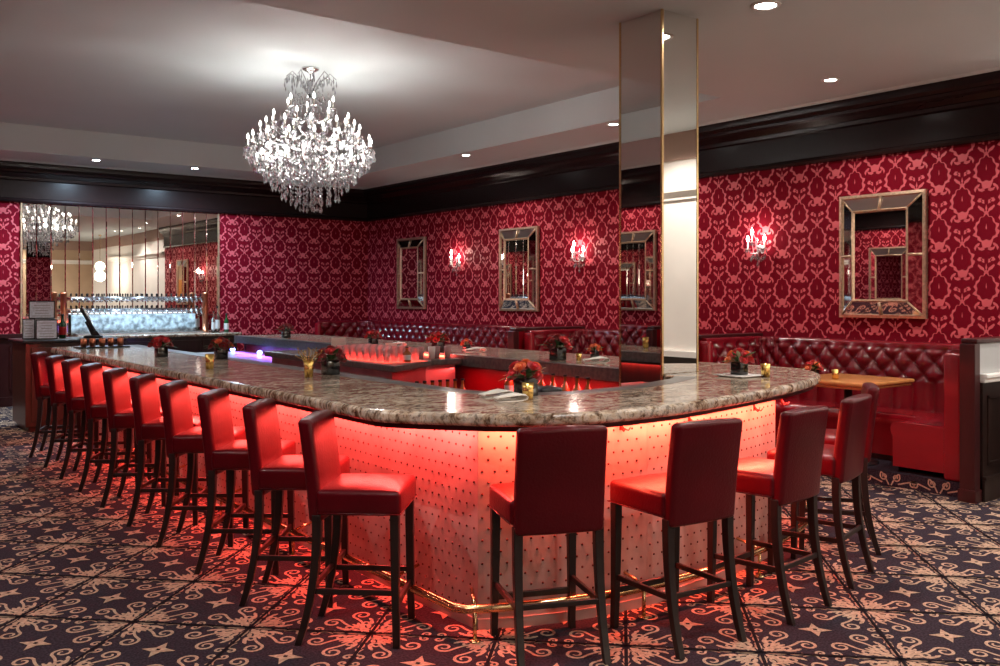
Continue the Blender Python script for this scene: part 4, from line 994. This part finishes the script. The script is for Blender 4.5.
bouquet(5.10, 5.85, ZTOP, 'dark red rose arrangement on the right bar run just left of the pillar', [D_, R_], 6, 1.25, pale=.3)
bouquet(5.62, 5.95, ZTOP, 'small orange blooms on the right bar run near the pillar', [O_], 7, .7)
bouquet(5.0, 7.5, ZTOP, 'dark red rose arrangement on the middle of the right bar run', [D_, R_], 8, 1.15, pale=.2)
bouquet(5.28, 7.42, ZTOP, 'small orange-red blooms beside it on the middle of the right bar run', [O_, R_], 9, .7)
bouquet(5.05, 8.85, ZTOP, 'red rose arrangement behind the white card on the right bar run', [D_, R_], 10, 1.0, pale=.1)
bouquet(5.1, 11.2, ZTOP, 'dark red rose arrangement at the far end of the right bar run', [D_], 11, 1.1, pale=.1)
bouquet(7.26, 4.86, PLAT + .752, 'pink-red roses on the wooden table of the nearest booth', [R_, R_, O_], 12, .95, pale=.3)
GP = 'gold votive cups on the bar'
cup('gold_cup', 'gold cup before the roses at the front centre of the bar', GP, (3.03, 3.71, ZTOP), 'gold', .033, .085)
cup('gold_cup', 'tall gold cup with a sparkling top on the left bar run', GP, (2.72, 5.62, ZTOP), 'gold', .034, .11)
cup('gold_cup', 'gold cup farther away on the left bar run', GP, (2.45, 6.7, ZTOP), 'gold', .034, .11)
cup('gold_cup', 'gold cup right of the white dish at the right end of the bar', GP, (5.14, 3.80, ZTOP), 'gold', .033, .085)
cup('gold_cup', 'gold cup beside the roses on the booth table', GP, (7.36, 4.70, PLAT + .752), 'gold', .033, .085)
cup('gold_cup', 'small gold cup next to the dark roses left of the pillar', GP, (5.22, 5.72, ZTOP), 'gold', .026, .06)
# gold sprigs in the tall cup
t = thing('gold_sprigs', 'spray of golden sprigs rising from the tall gold cup', 'dried sprigs', (2.72, 5.62, ZTOP + .09))
for k in range(16):
    q = 2 * pi * k / 16; r_ = .05 + .02 * (k % 3); a = MB(); a.tube([(0, 0, -.06), (r_ * .5 * cos(q), r_ * .5 * sin(q), .03), (r_ * cos(q), r_ * sin(q), .05 + .015 * (k % 4))], .0018, 4); a.add(*blob((r_ * cos(q), r_ * sin(q), .055 + .015 * (k % 4)), .007)); a.build('sprig', 'gold', t, fix=False)
def napkin(x, y, z, rz, label, s=1):
    a = MB(); prof = [(0, .004), (.10, .003), (.19, .006), (.225, .018), (.23, .032), (.215, .045), (.18, .05), (.10, .042), (.03, .03), (.0, .028), (-.01, .018)]
    n = len(prof); vs = []; m_ = 7
    for j in range(m_):
        v = j / (m_ - 1) - .5
        for i, (px, pz) in enumerate(prof): vs.append((px * s * (1 - .1 * v), v * .13 * s * (1 + .25 * px / .2), pz * s + .004 * sin(9 * v + px * 20) * (pz > .02) * s))
    a.add(vs, [(j * n + i, j * n + (i + 1) % n, (j + 1) * n + (i + 1) % n, (j + 1) * n + i) for j in range(m_ - 1) for i in range(n - 1)], 0, True)
    o = a.build('folded_napkin', 'linen', loc=(x, y, z), rotz=rz); mo = o.modifiers.new('solid', 'SOLIDIFY'); mo.thickness = .004; mo.offset = 1
    return tag(o, label, 'napkin', 'folded white napkins')
napkin(2.88, 3.90, ZTOP + .001, -.2, 'folded white napkin left of the front centre roses', .66)
napkin(2.85, 3.74, ZTOP, -.35, 'flatter folded white napkin lying nearer the front edge of the bar', .62)
napkin(5.36, 4.75, ZTOP, .4, 'white napkin on the bar directly behind the pillar', .8)
napkin(5.08, 5.50, ZTOP, -.6, 'white napkin in front of the dark roses left of the pillar', .8)
napkin(5.12, 7.22, ZTOP, -.3, 'white napkin in front of the roses on the middle of the right run', .8)
napkin(5.05, 8.55, ZTOP, -.3, 'white napkin near the white card on the right run', .8)
a = MB(); a.rbox(4.92, 3.82, ZTOP, 5.12, 4.02, ZTOP + .012, .005, 2); a.rbox(4.90, 3.80, ZTOP + .008, 5.14, 4.04, ZTOP + .012, .002, 1); tag(a.build('square_dish', 'white'), 'white square dish under the roses at the right end of the bar', 'dish')
def card(x, y, z, rz, label, w_=.13, h=.12):
    a = MB(); X = Matrix.Rotation(.15, 4, 'X'); a.box(-w_ / 2, -.001, 0, w_ / 2, .001, h, X=X); a.box(-w_ / 2, .032, 0, w_ / 2, .034, h, X=Matrix.Rotation(-.12, 4, 'X'))
    return tag(a.build('table_card', 'linen', loc=(x, y, z), rotz=rz), label, 'card', 'white folded cards inside the bar')
card(4.55, 8.7, 1.046, -.5, 'larger white card on the inner station below the far roses', .15, .13)
card(4.62, 7.75, 1.046, -.5, 'smaller white card at the right end of the inner station', .11, .11)
# inner station clutter
bottle('liquor_bottle', 'small amber bottle at the near corner of the inner station', None, (4.16, 6.72, 1.046), 'amber', .13, r=.035)
for k in range(5): glass_tumbler('clear glass in the row at the near right corner of the inner station', 'clear glasses on the inner station', (4.38 + k * .085, 6.93 + .05 * (k % 2), 1.046), 'white' if k == 2 else 'redlitglass')
a = MB(); a.rbox(3.95, 6.20, .62, 4.52, 6.42, .66, .01, 1); a.box(3.95, 6.19, .62, 4.52, 6.2, .74); a.box(4.0, 6.25, 0, 4.03, 6.28, .62); a.box(4.45, 6.25, 0, 4.48, 6.28, .62); tag(a.build('bottle_rack', 'steel'), 'low steel bottle rack in front of the inner station', 'rack')
for k in range(7): dup(b0, (4.0 + k * .075, 6.31, .661), 0, 'bottle in the low steel rack in front of the inner station', 'bottles in the low rack')
a = MB(); a.box(3.3, 4.05, 0, 4.3, 4.5, .84); a.box(3.28, 4.03, .84, 4.32, 4.53, .86); tag(a.build('prep_counter', 'steel', bevel=.004), 'low steel prep counter behind the front of the bar', 'prep counter')
t = thing('receipt_printer', 'small black printer with two blue lights behind the front centre of the bar', 'printer', (3.62, 4.25, .861), -.3)
a = MB(); a.rbox(-.07, -.08, 0, .07, .08, .20, .02, 3); a.build('body', 'black', t)
for s_ in (-1, 1): a = MB(); a.rbox(s_ * .03 - .014, -.083, .13, s_ * .03 + .014, -.078, .15, .002, 1); a.build('indicator_light', 'ledblue', t)
# blue lamps under the far end of the right run
for i, (yy, lb) in enumerate(((12.05, 'blue lamp glowing farthest away under the right bar top'), (11.15, 'blue lamp glowing under the right bar top, the nearer of two'))):
    a = MB(); a.lathe([(.001, -.03), (.025, -.02), (.035, 0), (.025, .02), (.001, .03)], n=12); tag(a.build('blue_lamp', 'ledblue', loc=(4.72, yy, .895)), lb, 'lamp', 'blue lamps under the bar')

# globe pendants added as fill light at the near end, seen only in mirrors
for i, (x, y) in enumerate(((.9, -3.7), (3.6, -3.7), (6.4, -3.7), (7.9, -1.0))):
    t = thing('fill_pendant', 'added opal globe fill lamp at the near end, %s' % ('left', 'middle', 'right', 'by the cream side wall')[i], 'lamp', (x, y, ZC), group='added opal fill globes')
    a = MB(); a.lathe([(.001, 0), (.06, 0), (.05, -.02), (.008, -.03), (.008, -.80), (.03, -.81), (.03, -.85), (.001, -.85)], n=14); a.build('stem', 'brass', t)
    a = MB(); a.lathe([(.001, -1.15)] + [(.15 * sin(pi * k / 10), -1.0 - .15 * cos(pi * k / 10)) for k in range(1, 10)] + [(.001, -.85)], n=20); a.build('globe', 'globe', t)
    light('POINT', 'fill_pendant_light', (x, y, ZC - 1.32), L_FILL, (1, .86, .72), size=.16)
# red tape added along the station's back edge to light the glasses
a = MB(); a.box(4.78, 7.05, 1.046, 4.80, 8.4, 1.06); tag(a.build('led_strip', 'ledred'), 'short red light strip added behind the glasses on the inner station', 'light strip')
led_area(4.77, 7.05, 4.77, 8.4, 1.075, 3, tilt=(1.5, 0))
o = light('AREA', 'glass_fill_light', (4.15, 7.2, 1.05), 1.8, RED, direction=(0, 0, 1), size=.42, size_y=.95)  # upward light and glowing sheet added to redden the glasses from below
a = MB(); a.rbox(3.94, 6.70, 1.0455, 4.36, 7.70, 1.049, .001, 1); tag(a.build('glow_sheet', 'redglow'), 'glowing red sheet added to light the glasses on the inner station', 'added glow')
a = MB(); a.box(4.25, 9.15, .08, 4.92, 12.2, .82); a.box(4.22, 9.12, .82, 4.94, 12.22, .86); a.box(4.22, 9.12, 0, 4.26, 9.16, .08)
for k in range(4): a.box(4.235, 9.2 + k * .75, .15, 4.25, 9.9 + k * .75, .78)
tag(a.build('steel_cabinet', 'steel', bevel=.004), 'long stainless cabinet lit violet under the far part of the right bar top', 'cabinet')
